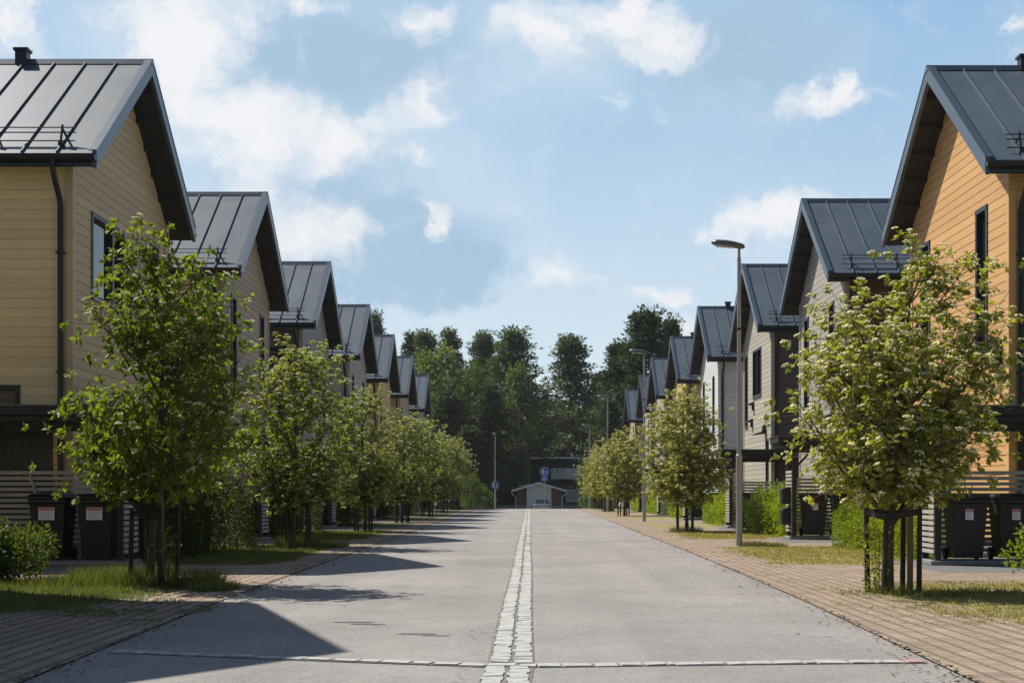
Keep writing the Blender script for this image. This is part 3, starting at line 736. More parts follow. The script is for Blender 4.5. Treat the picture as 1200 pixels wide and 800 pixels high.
# ------------------------------------------------------------------ bin sheds and bins
def bin_mesh():
    root = empty('wheelie_bin', (0, 0, 0), cat='wheeled bin')
    def ring(w, d, z, yo=0): return [(-w / 2, yo - d / 2, z), (w / 2, yo - d / 2, z), (w / 2, yo + d / 2, z), (-w / 2, yo + d / 2, z)]
    b = MB(); b.loft([ring(.46, .50, .04, .02), ring(.50, .55, .40, .01), ring(.57, .64, .92), ring(.60, .68, .94), ring(.60, .68, 1.0)])
    b.build('body', M['bin'], root, bevel=.02, seg=2)
    l = MB(); l.loft([ring(.63, .74, 1.0, -.01), ring(.63, .74, 1.035, -.01), ring(.54, .60, 1.085, .01)]); l.box(-.25, .25, .33, .40, 1.0, 1.05)
    l.build('lid', M['bin'], root, bevel=.012, seg=2)
    h = MB(); h.tube([(-.24, .43, 1.0), (.24, .43, 1.0)], .016, 8); h.bar((-.22, .32, .98), (-.22, .43, 1.0), .03); h.bar((.22, .32, .98), (.22, .43, 1.0), .03); h.build('handle', M['bin'], root)
    for s_ in (-1, 1):
        w = MB(); w.tube([(s_ * .23, .27, .10), (s_ * .29, .27, .10)], .10, 14); w.build('wheel', M['tyre'], root)
    st = MB(); st.box(-.13, .13, -.335, -.328, .66, .86); s = st.build('label_sticker', M['sticker'], root)
    r_ = MB(); r_.box(-.12, .12, -.338, -.334, .815, .85); r_.build('red_header', M['stickred'], s)
    p = MB()
    for i, wd in enumerate((.16, .19, .12, .18, .15)): p.box(-.105, -.105 + wd, -.337, -.334, .785 - i * .025, .793 - i * .025)
    p.build('print_lines', M['stickgrey'], s)
    s.rotation_euler = (0, 0, 0)
    return root
BIN = bin_mesh(); bin_used = [False]
def put_bin(x, y, rz, label, grp, red=True):
    global BIN
    if not bin_used[0]: o = BIN; bin_used[0] = True
    else: o = copy_tree(BIN)
    o.location = (x, y, .085)
    if x > 0:
        for c_ in kids(o):
            if c_.name.startswith('label_sticker'): c_.scale = (.5, 1, .85); c_.location = (-.02, 0, .1)
    o.rotation_euler = (0, 0, rz); o['label'] = label; o['group'] = grp

def shed(side, yn, label, x_in=6.58, boxes=0, grp=None):
    """bin shelter in front of the side wall at y = yn"""
    r_ = empty('bin_shelter', (side * x_in, yn - 1.0, 0), label=label, cat='bin shelter', group=grp); fl = side > 0
    nb = lambda: MB(flip=fl); L = 2.75; Dp = .85; Hh = 2.32
    def bx(mb, u0, u1, y0, y1, z0, z1): mb.hexa([(side * u, y, z) for u, y, z in ((u0, y0, z0), (u1, y0, z0), (u1, y1, z0), (u0, y1, z0), (u0, y0, z1), (u1, y0, z1), (u1, y1, z1), (u0, y1, z1))])
    b = nb(); bx(b, -.08, L, -.05, Dp, 0.012, .085); b.build('base', M['concrete'], r_, bevel=.01)
    b = nb(); bx(b, -.42, L + .5, -.40, Dp + .05, Hh + .10, Hh + .24); bx(b, -.36, L + .45, -.34, Dp + .04, Hh + .0, Hh + .10); b.build('roof', M['darkwood'], r_, bevel=.01)
    rt = nb(); bx(rt, -.44, L + .5, -.42, Dp + .05, Hh + .243, Hh + .27); rt.build('roof_sheet', M['trim'], r_)
    for u, y in ((0, 0), (0, Dp - .1), (L - .1, 0), (L - .1, Dp - .1)):
        p = nb(); bx(p, u, u + .1, y, y + .1, .085, Hh); p.build('post', M['darkwood'], r_)
    b = nb(); bx(b, .0, L, .012, .088, Hh - .14, Hh - .002); b.bar((side * .1, .05, Hh - .5), (side * .45, .05, Hh - .12), .05, .05); b.build('beam', M['darkwood'], r_)
    s1 = nb(); z = .2
    while z < 1.72:
        bx(s1, -.022, -.002, .02, Dp, z, z + .06); z += .092
    s1.build('side_screen', M['slat'], r_)
    s2 = nb(); z = .2
    while z < 1.55:
        bx(s2, .1, L - .1, Dp - .12, Dp - .1, z, z + .06); z += .092
    s2.build('back_screen', M['slat'], r_)
    br = nb(); br.bar((side * 1.35, Dp - .14, .2), (side * 1.75, Dp - .14, 1.5), .05, .03); br.build('brace', M['slat'], r_)
    for k in range(boxes):
        mbx = MB(); X = side * (x_in - .13); Y = yn - .85; z0 = .72 + (0 if k else 0) + k * .52
        mbx.box(X - .11, X + .10, Y - .05, Y + .33, z0 - .35, z0 - .02); mbx.hexa([(X - .13, Y - .07, z0 - .02), (X + .1, Y - .07, z0 - .02), (X + .1, Y + .35, z0 - .02), (X - .13, Y + .35, z0 - .02),
                 (X - .10, Y - .05, z0 + .05), (X + .1, Y - .05, z0 + .09), (X + .1, Y + .33, z0 + .09), (X - .10, Y + .33, z0 + .05)])
        m_ = empty('mailbox', (X, Y, z0 - .35), label='black mailbox on the street side of the second right bin shelter, ' + ('upper' if k else 'lower') + ' one', cat='mailbox', group='mailboxes on the bin shelter')
        o = mbx.build('box', M['bin'], m_, bevel=.008); o.location = (-X, -Y, -(z0 - .35))
        sl = MB(); sl.box(X - .06, X + .06, Y - .056, Y - .049, z0 - .12, z0 - .09); o = sl.build('slot', M['tyre'], m_); o.location = (-X, -Y, -(z0 - .35))
ordw = ['nearest', 'second', 'third', 'fourth', 'fifth', 'sixth', 'seventh']
for side, hs, sn in ((-1, HL, 'left'), (1, HR, 'right')):
    for k, h in enumerate(hs[:6]):
        yn = h[0] - HALF
        shed(side, yn, f'dark timber bin shelter with slatted screens, {ordw[k]} along the {sn} side', boxes=2 if (side > 0 and k == 1) else 0, grp='bin shelters beside the houses')
        if k < 4:
            offs = (.48, 1.25) if side < 0 else (.60, 1.36)
            for j, u in enumerate(offs):
                put_bin(side * (6.58 + u), yn - .62, rng.uniform(-.04, .04),
                        f'black bin in the {ordw[k]} {sn} shelter, ' + ('nearer the street' if j == 0 else 'farther from the street'), 'black bins in the shelters')

# ------------------------------------------------------------------ foliage
def cards(P, Dv, L, Wd, rs, fold=.25):
    """leaf: 4-vert folded diamond at P growing along Dv"""
    n = len(P); Dv = Dv / (np.linalg.norm(Dv, axis=1, keepdims=True) + 1e-9)
    rnd = rs.normal(size=(n, 3)); side = np.cross(Dv, rnd); side /= np.linalg.norm(side, axis=1, keepdims=True) + 1e-9
    nrm = np.cross(side, Dv)
    L = L[:, None]; Wd = Wd[:, None]
    v0 = P; v2 = P + Dv * L - nrm * L * .08; v1 = P + Dv * L * .48 + side * Wd * .5 + nrm * Wd * fold * .5; v3 = P + Dv * L * .48 - side * Wd * .5 + nrm * Wd * fold * .5
    V = np.stack([v0, v1, v2, v3], 1).reshape(-1, 3); i = np.arange(n) * 4
    Fc = np.concatenate([np.stack([i, i + 1, i + 2], 1), np.stack([i, i + 2, i + 3], 1)])
    return V, Fc

def horiz_cards(P, Dv, L, Wd, rs, up=.6):
    """leaves held fairly flat: normal biased upward"""
    n = len(P); Dv = Dv / (np.linalg.norm(Dv, axis=1, keepdims=True) + 1e-9)
    nr = rs.normal(size=(n, 3)) * (1 - up); nr[:, 2] += up * 1.4
    side = np.cross(Dv, nr); side /= np.linalg.norm(side, axis=1, keepdims=True) + 1e-9
    nrm = np.cross(side, Dv)
    L = L[:, None]; Wd = Wd[:, None]
    v0 = P; v2 = P + Dv * L - nrm * L * .12
    v1 = P + Dv * L * .5 + side * Wd * .5 + nrm * Wd * .12; v3 = P + Dv * L * .5 - side * Wd * .5 + nrm * Wd * .12
    V = np.stack([v0, v1, v2, v3], 1).reshape(-1, 3); i = np.arange(n) * 4
    Fc = np.concatenate([np.stack([i, i + 1, i + 2], 1), np.stack([i, i + 2, i + 3], 1)])
    return V, Fc

OCT = np.array([(1, 0, 0), (-1, 0, 0), (0, 1, 0), (0, -1, 0), (0, 0, 1), (0, 0, -1)], float)
OCF = np.array([(0, 2, 4), (2, 1, 4), (1, 3, 4), (3, 0, 4), (2, 0, 5), (1, 2, 5), (3, 1, 5), (0, 3, 5)])
def bezier(a, b, c, n):
    t = np.linspace(0, 1, n)[:, None]; return (1 - t) ** 2 * a + 2 * t * (1 - t) * b + t ** 2 * c

def street_tree(seed, H, prof, nbr=46, ncl=24, leafL=.085, leaf=None, fl_frac=.35, trunk_r=.045, lean=(0, 0), clus_r=.26):
    """prof: list of (z, radius) describing the crown's outline"""
    rs = np.random.RandomState(seed)
    pz = np.array([p[0] for p in prof]); pr = np.array([p[1] for p in prof])
    root = empty('whitebeam_tree', (0, 0, 0), cat='tree')
    tk = MB()
    z0 = .95; top = H - .35
    tp = []
    nseg = 9
    for i in range(nseg + 1):
        t = i / nseg; tp.append(np.array([lean[0] * t + .05 * math.sin(3 * t + seed), lean[1] * t + .05 * math.cos(4 * t + seed), top * t]))
    rad = [trunk_r * (1.25 if i == 0 else 1) * (1 - .85 * i / nseg) + .004 for i in range(nseg + 1)]
    tk.tube([tuple(p) for p in tp], rad, 9)
    def trunk_at(z):
        t = min(max(z / top, 0), 1) * nseg; i = min(int(t), nseg - 1); return tp[i] + (tp[i + 1] - tp[i]) * (t - i)
    ends = []; lobes = 1 + .22 * rs.randn(9)
    wts = np.interp(np.linspace(pz[0], pz[-1], 60), pz, pr) ** 1.5 + .05; wts /= wts.sum(); zsamp = np.linspace(pz[0], pz[-1], 60)
    for i in range(nbr):
        z = rs.choice(zsamp, p=wts) + rs.uniform(-.05, .05); a = i * 2.39996 + rs.uniform(-.4, .4)
        rmax = np.interp(z, pz, pr) * (lobes[int(a / (2 * math.pi) * 9) % 9] * .3 + .75)
        rr = rmax * (rs.uniform(.25, 1) ** .45)
        e = np.array([math.cos(a) * rr, math.sin(a) * rr, z]) + trunk_at(z) * np.array([1, 1, 0])
        zs = max(z0 * rs.uniform(.8, 1.3), min(z - rr * rs.uniform(.8, 1.5), top * .93)); s = trunk_at(zs)
        m = s * .45 + e * .55 + np.array([0, 0, -.18 * rr])
        pts = bezier(s, m, e, 7); r0 = .008 + .016 * (1 - zs / H) + .006 * rr
        tk.tube([tuple(p) for p in pts], list(np.linspace(r0, .004, 7)), 5, cap=False)
        ends.append((pts, rr))
    P = []; Dv = []; fp = []
    for pts, rr in ends:
        k = int(ncl * (0.6 + .5 * rs.rand()))
        for j in range(k):
            t = rs.uniform(.25, 1) ** .7; q = pts[min(int(t * 6), 5)] + (pts[min(int(t * 6) + 1, 6)] - pts[min(int(t * 6), 5)]) * ((t * 6) % 1)
            off = rs.normal(size=3) * clus_r * (.55 + .5 * t) * np.array([1, 1, .85]); off[2] += .07
            c = q + off
            if c[2] < pz[0] - .15: c[2] = pz[0] + rs.rand() * .2
            tk.tube([tuple(q), tuple((q + c) / 2 + np.array([0, 0, -.02])), tuple(c)], [.0045, .0035, .002], 3, cap=False)
            nl = rs.randint(6, 10); axis = off / (np.linalg.norm(off) + 1e-6) + np.array([0, 0, .5]); axis /= np.linalg.norm(axis)
            for l in range(nl):
                d = rs.normal(size=3); d -= axis * d.dot(axis); d /= np.linalg.norm(d) + 1e-6
                P.append(c - axis * rs.uniform(0, .08)); Dv.append(d + axis * rs.uniform(-.1, .6))
            if rs.rand() < fl_frac * (1.25 if c[2] > (pz[0] + pz[-1]) / 2 else .75): fp.append((c + axis * .03, axis))
    trunk = tk.build('trunk', M['bark'], root, smooth=True)
    P = np.array(P); Dv = np.array(Dv); n = len(P); L = leafL * rs.uniform(.7, 1.25, n)
    V, Fc = horiz_cards(P, Dv, L, L * rs.uniform(.45, .58, n), rs, .45)
    np_mesh('crown', V, Fc, leaf, root)
    VV = []; FF = []; b = 0
    for c, ax in fp:
        ax = ax * .5 + np.array([0, 0, .6]); ax /= np.linalg.norm(ax); rr = rs.uniform(.036, .058)
        x = np.cross(ax, [0, 1, .1]); x /= np.linalg.norm(x); y = np.cross(ax, x)
        for k in range(11):
            a = rs.rand() * 6.28; q = rs.rand() ** .5 * rr
            o = c + x * q * math.cos(a) + y * q * math.sin(a) + ax * (rr - q) * .35
            VV.append(OCT * rs.uniform(.012, .018) * np.array([1, 1, .8]) + o); FF.append(OCF + b); b += 6
    if VV: np_mesh('blossom', np.concatenate(VV), np.concatenate(FF), M['flower'], root)
    return root, trunk

profL = [(1.15, .45), (1.4, .95), (1.8, 1.25), (2.4, 1.28), (2.9, 1.0), (3.5, .82), (4.2, .6), (4.7, .25)]
profR = [(1.15, .3), (1.4, .7), (1.8, 1.05), (2.4, 1.18), (3.0, 1.12), (3.5, .8), (3.75, .45), (3.85, .15)]
profO = [(.9, .4), (1.3, .85), (2.0, 1.12), (2.8, 1.1), (3.5, .85), (4.1, .5), (4.6, .15)]
tgl = 'street trees along the left side'; tgr = 'street trees along the right side'
T1, _ = street_tree(11, 4.85, profL, 60, 34, .10, M['leafL'], .16, lean=(.18, 0), trunk_r=.05)
T1.location = (-4.8, 18.5, 0); T1.scale = (.94, .94, 1.03); tag(T1, 'large dark leafed tree with few white blossoms in front of the cream house', 'tree', tgl)
T2, _ = street_tree(23, 3.95, profR, 62, 36, .086, M['leafR'], .85, lean=(0.16, 0), trunk_r=.036)
T2.location = (4.28, 17.1, 0); T2.scale = (1.1, 1.1, 1.02); tag(T2, 'sunlit tree covered in cream blossom in front of the ochre house', 'tree', tgr)
T3, _ = street_tree(37, 4.7, profO, 56, 32, .092, M['leafM'], .7)
T4, _ = street_tree(41, 4.4, profO, 60, 38, .095, M['leafR'], .85)
for c in kids(T3): pass
rt = random.Random(8)
for k, y in enumerate(YTL[1:]):
    o = T3 if k == 0 else copy_tree(T3)
    o.location = (-5.05 + (.12 if k else 0) + rt.uniform(-.1, .1), y, 0); o.rotation_euler = (0, 0, rt.uniform(0, 6.28)); s_ = rt.uniform(.95, 1.05) if k else 1.0
    o.scale = (s_ * 1.15, s_ * 1.15, s_); tag(o, f'blossoming street tree, {ordw[k+1]} from the near end of the left row', 'tree', tgl)
for k, y in enumerate(YTR[1:]):
    o = T4 if k == 0 else copy_tree(T4)
    o.location = (4.65, y, 0); o.rotation_euler = (0, 0, rt.uniform(0, 6.28)); s_ = [1.0, .97, 1.0, .95][k]
    o.scale = (s_ * (1.12 if k == 0 else 1.2), s_ * 1.12, s_); tag(o, f'cream blossomed street tree, {ordw[k+1]} from the near end of the right row', 'tree', tgr)

# stakes round the trunks
def stake_frame(x, y, seed, label, height=1.0, w=.23):
    rs = random.Random(seed); r_ = empty('tree_stake_frame', (x, y, 0), rs.uniform(-.3, .3), label=label, cat='tree support', group='timber stakes round the street trees')
    cs = [(-w, -w * .8), (w * .9, -w), (-w * .9, w), (w, w * .8)]; tops = []
    for i, (a, b) in enumerate(cs):
        p = MB(); lx, ly = rs.uniform(-.03, .03), rs.uniform(-.03, .03); h = height + rs.uniform(-.04, .08)
        p.tube([(a, b, -.05), (a + lx, b + ly, h)], [.034, .030], 8); tops.append((a + lx, b + ly, h - .05)); p.build('post', M['stake'], r_)
    p = MB(); p.bar(tops[0], tops[1], .03, .07); p.bar(tops[2], tops[3], .03, .07); p.bar(tops[0], tops[2], .03, .07); p.build('rail', M['stake'], r_)
stake_frame(-4.8, 18.5, 1, 'dark wooden stakes round the trunk of the big left tree', .98)
stake_frame(4.28, 17.1, 2, 'dark wooden stakes with a top rail round the trunk of the big right tree', .98)
for k, y in enumerate(YTL[1:]): stake_frame(-5.0, y, 10 + k, f'dark stakes round the {ordw[k+1]} tree of the left row', 1.0)
for k, y in enumerate(YTR[1:]): stake_frame(4.65, y, 30 + k, f'dark stakes round the {ordw[k+1]} tree of the right row', 1.0)
for (x, y, l) in ((-4.66, 18.28, 'brown round post leaning close to the big left tree trunk'), (4.44, 16.95, 'brown round post standing by the big right tree trunk')):
    p = MB(); p.tube([(x, y, -.05), (x + .01, y + .02, 1.35)], .036, 10); tag(p.build('wooden_post', M['stakenew'], smooth=False), l, 'post')
# suckers and leaves at the foot of the two near trees
def sucker(x, y, h, n, seed, mat, label, r=.16, size=.06):
    rs = np.random.RandomState(seed); z = rs.rand(n) * h; a = rs.rand(n) * 6.28; q = r * rs.rand(n) ** .5
    P = np.stack([x + q * np.cos(a), y + q * np.sin(a), z], 1); Dv = rs.normal(size=(n, 3)) + np.array([0, 0, .5]); L = size * rs.uniform(.6, 1.3, n)
    V, Fc = horiz_cards(P, Dv, L, L * .5, rs, .3)
    r_ = empty('sapling_shoots', (0, 0, 0), label=label, cat='plant'); np_mesh('leaves', V, Fc, mat, r_)
    s = MB()
    for k in range(7):
        a = rs.rand() * 6.28; s.tube([(x + .04 * math.cos(a), y + .04 * math.sin(a), 0), (x + r * .7 * math.cos(a), y + r * .7 * math.sin(a), h * rs.uniform(.6, .95))], [.006, .003], 4)
    s.build('stem', M['bark'], r_)
sucker(4.12, 17.15, .8, 420, 5, M['leafR'], 'leafy shoots climbing the foot of the big right tree')
sucker(-4.62, 18.3, .75, 120, 6, M['leafL'], 'pale leafy shoots at the foot of the big left tree')

# hedges and bushes
def hedge(x, y0, y1, w, h, mat, label, seed, leaf=.05, n=9000, name='hedge', grp='hedges in front of the gables', lumps=.18, cat='hedge'):
    rs = np.random.RandomState(seed); Ly = y1 - y0; cx, cy = x, (y0 + y1) / 2
    r_ = empty(name, (cx, cy, 0), label=label, cat=cat, group=grp)
    a = rs.rand(n) * 2 * math.pi; e = np.arccos(rs.rand(n) * 1.05 - .05)
    # superellipsoid surface with lumps
    def se(v, p): return np.sign(v) * np.abs(v) ** p
    dx = se(np.cos(a), .55) * se(np.sin(e), .5); dy = se(np.sin(a), .55) * se(np.sin(e), .5); dz = se(np.cos(e), .55)
    X = dx * w / 2; Y = dy * Ly / 2; Z = np.maximum(dz, -.02) * h
    lump = 1 + lumps * (vnoise(X * 3 + Z * 2 + 40, Y * 1.0 + Z, .5, seed) - .55) * 2
    dep = 1 - rs.rand(n) ** 2 * .25
    zlow = rs.rand(n) < .35; Z = np.where(zlow, rs.rand(n) * h * .75, Z * lump * dep)
    P = np.stack([X * lump * dep, Y * dep, np.maximum(Z, .01)], 1)
    Dv = np.stack([dx, dy, dz + .35], 1) + rs.normal(size=(n, 3)) * .6; L = leaf * rs.uniform(.6, 1.35, n)
    V, Fc = cards(P, Dv, L, L * .6, rs); np_mesh('foliage', V, Fc, mat, r_)
    # dark twiggy core that stops light passing straight through
    st = MB()
    for k in range(int(10 + Ly * 8)):
        bx_, by_ = rs.uniform(-.35, .35) * w, rs.uniform(-.45, .45) * Ly
        st.tube([(bx_, by_, 0), (bx_ + rs.uniform(-.1, .1), by_ + rs.uniform(-.1, .1), h * .45), (bx_ * 1.2 + rs.uniform(-.12, .12), by_ + rs.uniform(-.2, .2), h * rs.uniform(.75, .95))], [.010, .007, .003], 4, cap=False)
    st.build('stem', M['bark'], r_)
    return r_
for k, h in enumerate(HR[:6]):
    y = h[0]
    kw = [dict(w=1.3, h=1.05, mat=M['hedge']), dict(w=1.3, h=1.22, mat=M['hedge']), dict(w=1.2, h=1.12, mat=M['hedge'])][min(k, 2)]
    if k != 1: hedge(7.15, y - 2.6, y + 4.4, label=['bright green hedge behind the big right tree', '', 'square clipped hedge in front of the sand grey house', 'green hedge in front of the white house', 'green hedge before the pale yellow house', 'far green hedge before the sand coloured house'][k], seed=60 + k, n=[26000, 0, 9000, 6000, 4000, 3000][k], leaf=[.05, 0, .07, .09, .1, .12][k], **kw)
hedge(7.25, 38.2, 44.8, 1.5, 1.25, M['hedge'], 'loose yellow-green bush between the street lamp and the mailboxes', 71, n=15000, leaf=.06, name='bush', lumps=.4, cat='bush')
hedge(6.55, 40.0, 43.0, 1.0, .95, M['hedgedark'], 'darker low bush right beside the nearest lamp post', 72, n=5000, leaf=.06, name='bush', lumps=.4, cat='bush')
for k, h in enumerate(HL[:6]):
    hedge(-7.0 if k else -6.75, h[0] - 2.6, h[0] + 5.2, w=1.5, h=[1.5, 1.35, 1.4, 1.3, 1.3, 1.3][k], mat=M['hedgedark'], label=f'dark green rounded hedge in front of the {ordw[k]} left house', seed=80 + k, n=[26000, 14000, 8000, 6000, 4000, 3000][k], leaf=[.055, .065, .08, .1, .1, .12][k])
def bush(x, y, r, h, n, mat, label, seed, leaf=.06):
    rs = np.random.RandomState(seed); r_ = empty('bush', (x, y, 0), label=label, cat='bush')
    c = np.concatenate([[[0, 0, h * .5]], np.stack([rs.uniform(-.6, .6, 9) * r, rs.uniform(-.6, .6, 9) * r, rs.uniform(.35, .85, 9) * h], 1)])
    pick = rs.randint(0, len(c), n); d = rs.normal(size=(n, 3)); d /= np.linalg.norm(d, axis=1, keepdims=True)
    rad = r * .5 * rs.rand(n) ** .4; P = c[pick] + d * rad[:, None]; P[:, 2] = np.abs(P[:, 2])
    L = leaf * rs.uniform(.6, 1.3, n); V, Fc = cards(P, d + rs.normal(size=(n, 3)) * .5 + np.array([0, 0, .4]), L, L * .55, rs); np_mesh('foliage', V, Fc, mat, r_)
    s = MB()
    for k in range(16):
        q = c[rs.randint(len(c))] + rs.normal(size=3) * .08; s.tube([(0, 0, 0), tuple(q * np.array([.5, .5, .6])), tuple(q)], [.012, .008, .003], 4, cap=False)
    s.build('stem', M['bark'], r_)
bush(-6.85, 18.9, .62, .72, 5200, M['shrub'], 'low rounded green bush at the left edge beside the tree lawn', 90, .065)
bush(-7.6, 19.4, .6, .8, 4000, M['shrub'], 'second low green bush farther left, cut by the picture edge', 91, .065)
bush(6.42, 18.2, .42, .85, 1300, M['hedge'], 'loose yellow-green bush at the right edge by the bins', 92, .065)

# ------------------------------------------------------------------ grass blades
def blades(side, n, seed, mat, ymin, ymax, hmin, hmax, name):
    rs = np.random.RandomState(seed); e = 3.0
    x = rs.uniform(3.2, 8.4, n); y = ymin + (ymax - ymin) * rs.rand(n) ** 1.3
    V0 = np.stack([side * x, y, np.zeros(n)], 1); at = verge_attr(side)(V0)
    cl = vnoise(x * 1.0 + 9, y, .45, seed) * .5 + .5 * vnoise(x + 3, y, .13, seed + 1)
    keep = (at['grass'] * 1.15 + (cl - .5) * 1.3 - .25 > rs.rand(n) * .75) & (at['pad'] < .4)
    x = x[keep]; y = y[keep]; cl = cl[keep]; n = len(x)
    h = hmin + (hmax - hmin) * rs.rand(n) ** 2 * np.clip(cl * 1.6, .3, 1.4) * np.clip(at['grass'][keep] * 1.5, .25, 1); a = rs.rand(n) * 6.28; w = .004 + .004 * rs.rand(n) + .00012 * y
    bx_ = side * x; dx = np.cos(a) * w; dy = np.sin(a) * w; lean = rs.normal(size=(n, 2)) * .5 * h[:, None]
    V = np.stack([np.stack([bx_ - dx, y - dy, np.full(n, .008)], 1), np.stack([bx_ + dx, y + dy, np.full(n, .008)], 1), np.stack([bx_ + lean[:, 0], y + lean[:, 1], .008 + h], 1)], 1).reshape(-1, 3)
    Fc = (np.arange(n)[:, None] * 3 + np.arange(3)[None])
    tag(np_mesh(name, V, Fc, mat), 'short uneven grass growing round the ' + ('left' if side < 0 else 'right') + ' trees and through the paving', 'grass', kind='stuff')
blades(-1, 150000, 1, M['blade'], 13, 46, .015, .085, 'grass')
blades(1, 130000, 2, M['bladedry'], 13, 46, .012, .06, 'grass')
rs = np.random.RandomState(77); VV = []
for side, ef in ((-1, ledge), (1, redge)):
    n = 900; y = 8.5 + 40 * rs.rand(n) ** 1.8; off = rs.exponential(.13, n) - .05
    x = np.array([float(ef(q)) for q in y]) - side * off; a = rs.rand(n) * 6.28; l = rs.uniform(.008, .03, n)
    P0 = np.stack([x, y, np.full(n, .014)], 1); d = np.stack([np.cos(a) * l, np.sin(a) * l, rs.rand(n) * .008], 1); q = np.stack([-np.sin(a) * l * .5, np.cos(a) * l * .5, rs.rand(n) * .006], 1)
    VV.append(np.stack([P0 - d, P0 + q, P0 + d, P0 - q], 1).reshape(-1, 3))
V = np.concatenate(VV); tag(np_mesh('leaf_litter', V, np.arange(len(V) // 4)[:, None] * 4 + np.arange(4)[None], simple('dry_leaf_litter', (.16, .12, .07), .9, 0, .4, 9)), 'dry scraps of leaf and grit along both edges of the asphalt', 'litter', kind='stuff')
def tufts(spots, seed, label):
    rs = np.random.RandomState(seed); VV = []
    for (x, y, r, h, n) in spots:
        a = rs.rand(n) * 6.28; q = r * rs.rand(n) ** .5; px = x + q * np.cos(a); py = y + q * np.sin(a) * 1.4; hh = h * rs.uniform(.4, 1.15, n)
        w = .005; b = rs.rand(n) * 6.28; lx = rs.normal(size=n) * .35 * hh; ly = rs.normal(size=n) * .35 * hh
        VV.append(np.stack([np.stack([px - w * np.cos(b), py - w * np.sin(b), 0 * px], 1), np.stack([px + w * np.cos(b), py + w * np.sin(b), 0 * px], 1), np.stack([px + lx, py + ly, hh], 1)], 1).reshape(-1, 3))
    V = np.concatenate(VV); n = len(V) // 3
    tag(np_mesh('tall_grass', V, np.arange(n)[:, None] * 3 + np.arange(3)[None], M['blade']), label, 'grass', kind='stuff')
tufts([(-5.5, 18.7, .45, .26, 1500), (-4.95, 18.5, .4, .28, 1400), (-4.2, 18.3, .35, .27, 1200), (-3.85, 17.7, .3, .14, 900), (-6.0, 18.7, .5, .16, 1400), (-6.6, 18.3, .5, .12, 900),
       (-5.0, 31.2, .5, .3, 1300), (-4.3, 31.3, .4, .2, 700)], 3, 'tall fresh grass tufts round the stakes of the left trees')
tufts([(4.3, 17.0, .3, .12, 500), (5.2, 17.0, .5, .09, 600), (4.7, 16.6, .3, .10, 260), (3.9, 16.9, .35, .07, 200), (4.9, 31.8, .3, .14, 900), (5.3, 31.5, .3, .12, 600), (4.65, 43.2, .5, .2, 900)], 4, 'green grass tufts at the feet of the right trees and lamp')

# ------------------------------------------------------------------ street lamps
def lamp(x, y, H, label, side=-1, base=0.0, rz=0):
    r_ = empty('street_lamp', (x, y, base), rz, label=label, cat='street lamp', group='grey street lamps')
    p = MB(); p.tube([(0, 0, -.1), (0, 0, 2.0), (0, 0, 2.03)], [.072, .072, .055], 16); p.box(-.03, .03, -.076, -.068, .5, .8); p.build('lower_pole', M['galv'], r_, smooth=False)
    p = MB(); p.tube([(0, 0, 2.0), (0, 0, H - .28), (0, 0, H - .24), (0, 0, H - .06)], [.052, .042, .03, .03], 16); p.build('upper_pole', M['galv'], r_, smooth=False)
    p = MB(); p.tube([(0, 0, H * .72), (0, 0, H * .72 + .05)], .06, 12); p.build('clamp_band', M['black'], r_)
    h = MB(); rings = []
    for (t, w, up_, dn) in ((-.12, .05, .03, .03), (-.08, .09, .06, .05), (.1, .12, .09, .05), (.3, .15, .10, .05), (.5, .14, .085, .045), (.58, .09, .05, .03), (.61, .03, .02, .01)):
        cx = side * t; cz = H + t * .12
        rings.append([(cx, -w, cz - dn * .5), (cx, -w * .75, cz + up_ * .7), (cx, 0, cz + up_), (cx, w * .75, cz + up_ * .7), (cx, w, cz - dn * .5), (cx, w * .6, cz - dn), (cx, -w * .6, cz - dn)])
    h.loft(rings); hd = h.build('lamp_head', M['lamphead'], r_, smooth=True)
    l = MB(); l.hexa([(side * .12, -.085, H - .055 + .014), (side * .5, -.085, H - .01), (side * .5, .085, H - .01), (side * .12, .085, H - .055 + .014),
                      (side * .12, -.085, H - .02), (side * .5, -.085, H + .02), (side * .5, .085, H + .02), (side * .12, .085, H - .02)]); l.build('lens', M['lens'], hd)
lamp(4.6, 31.9, 6.6, 'nearest street lamp, tall grey pole standing before the sand grey house')
lamp(4.6, 58.4, 6.8, 'second street lamp from the near end, rising over the second right tree')
lamp(4.6, 86.0, 6.8, 'third street lamp of the right side, slim against the conifers')
lamp(4.6, 112.0, 6.4, 'fourth and farthest street lamp of the right side, short over the trees', base=-.1)
lamp(-3.0, 125.0, 6.9, 'lone grey lamp past the end of the street, left of the garage', base=float(gz(125)), rz=R(80))

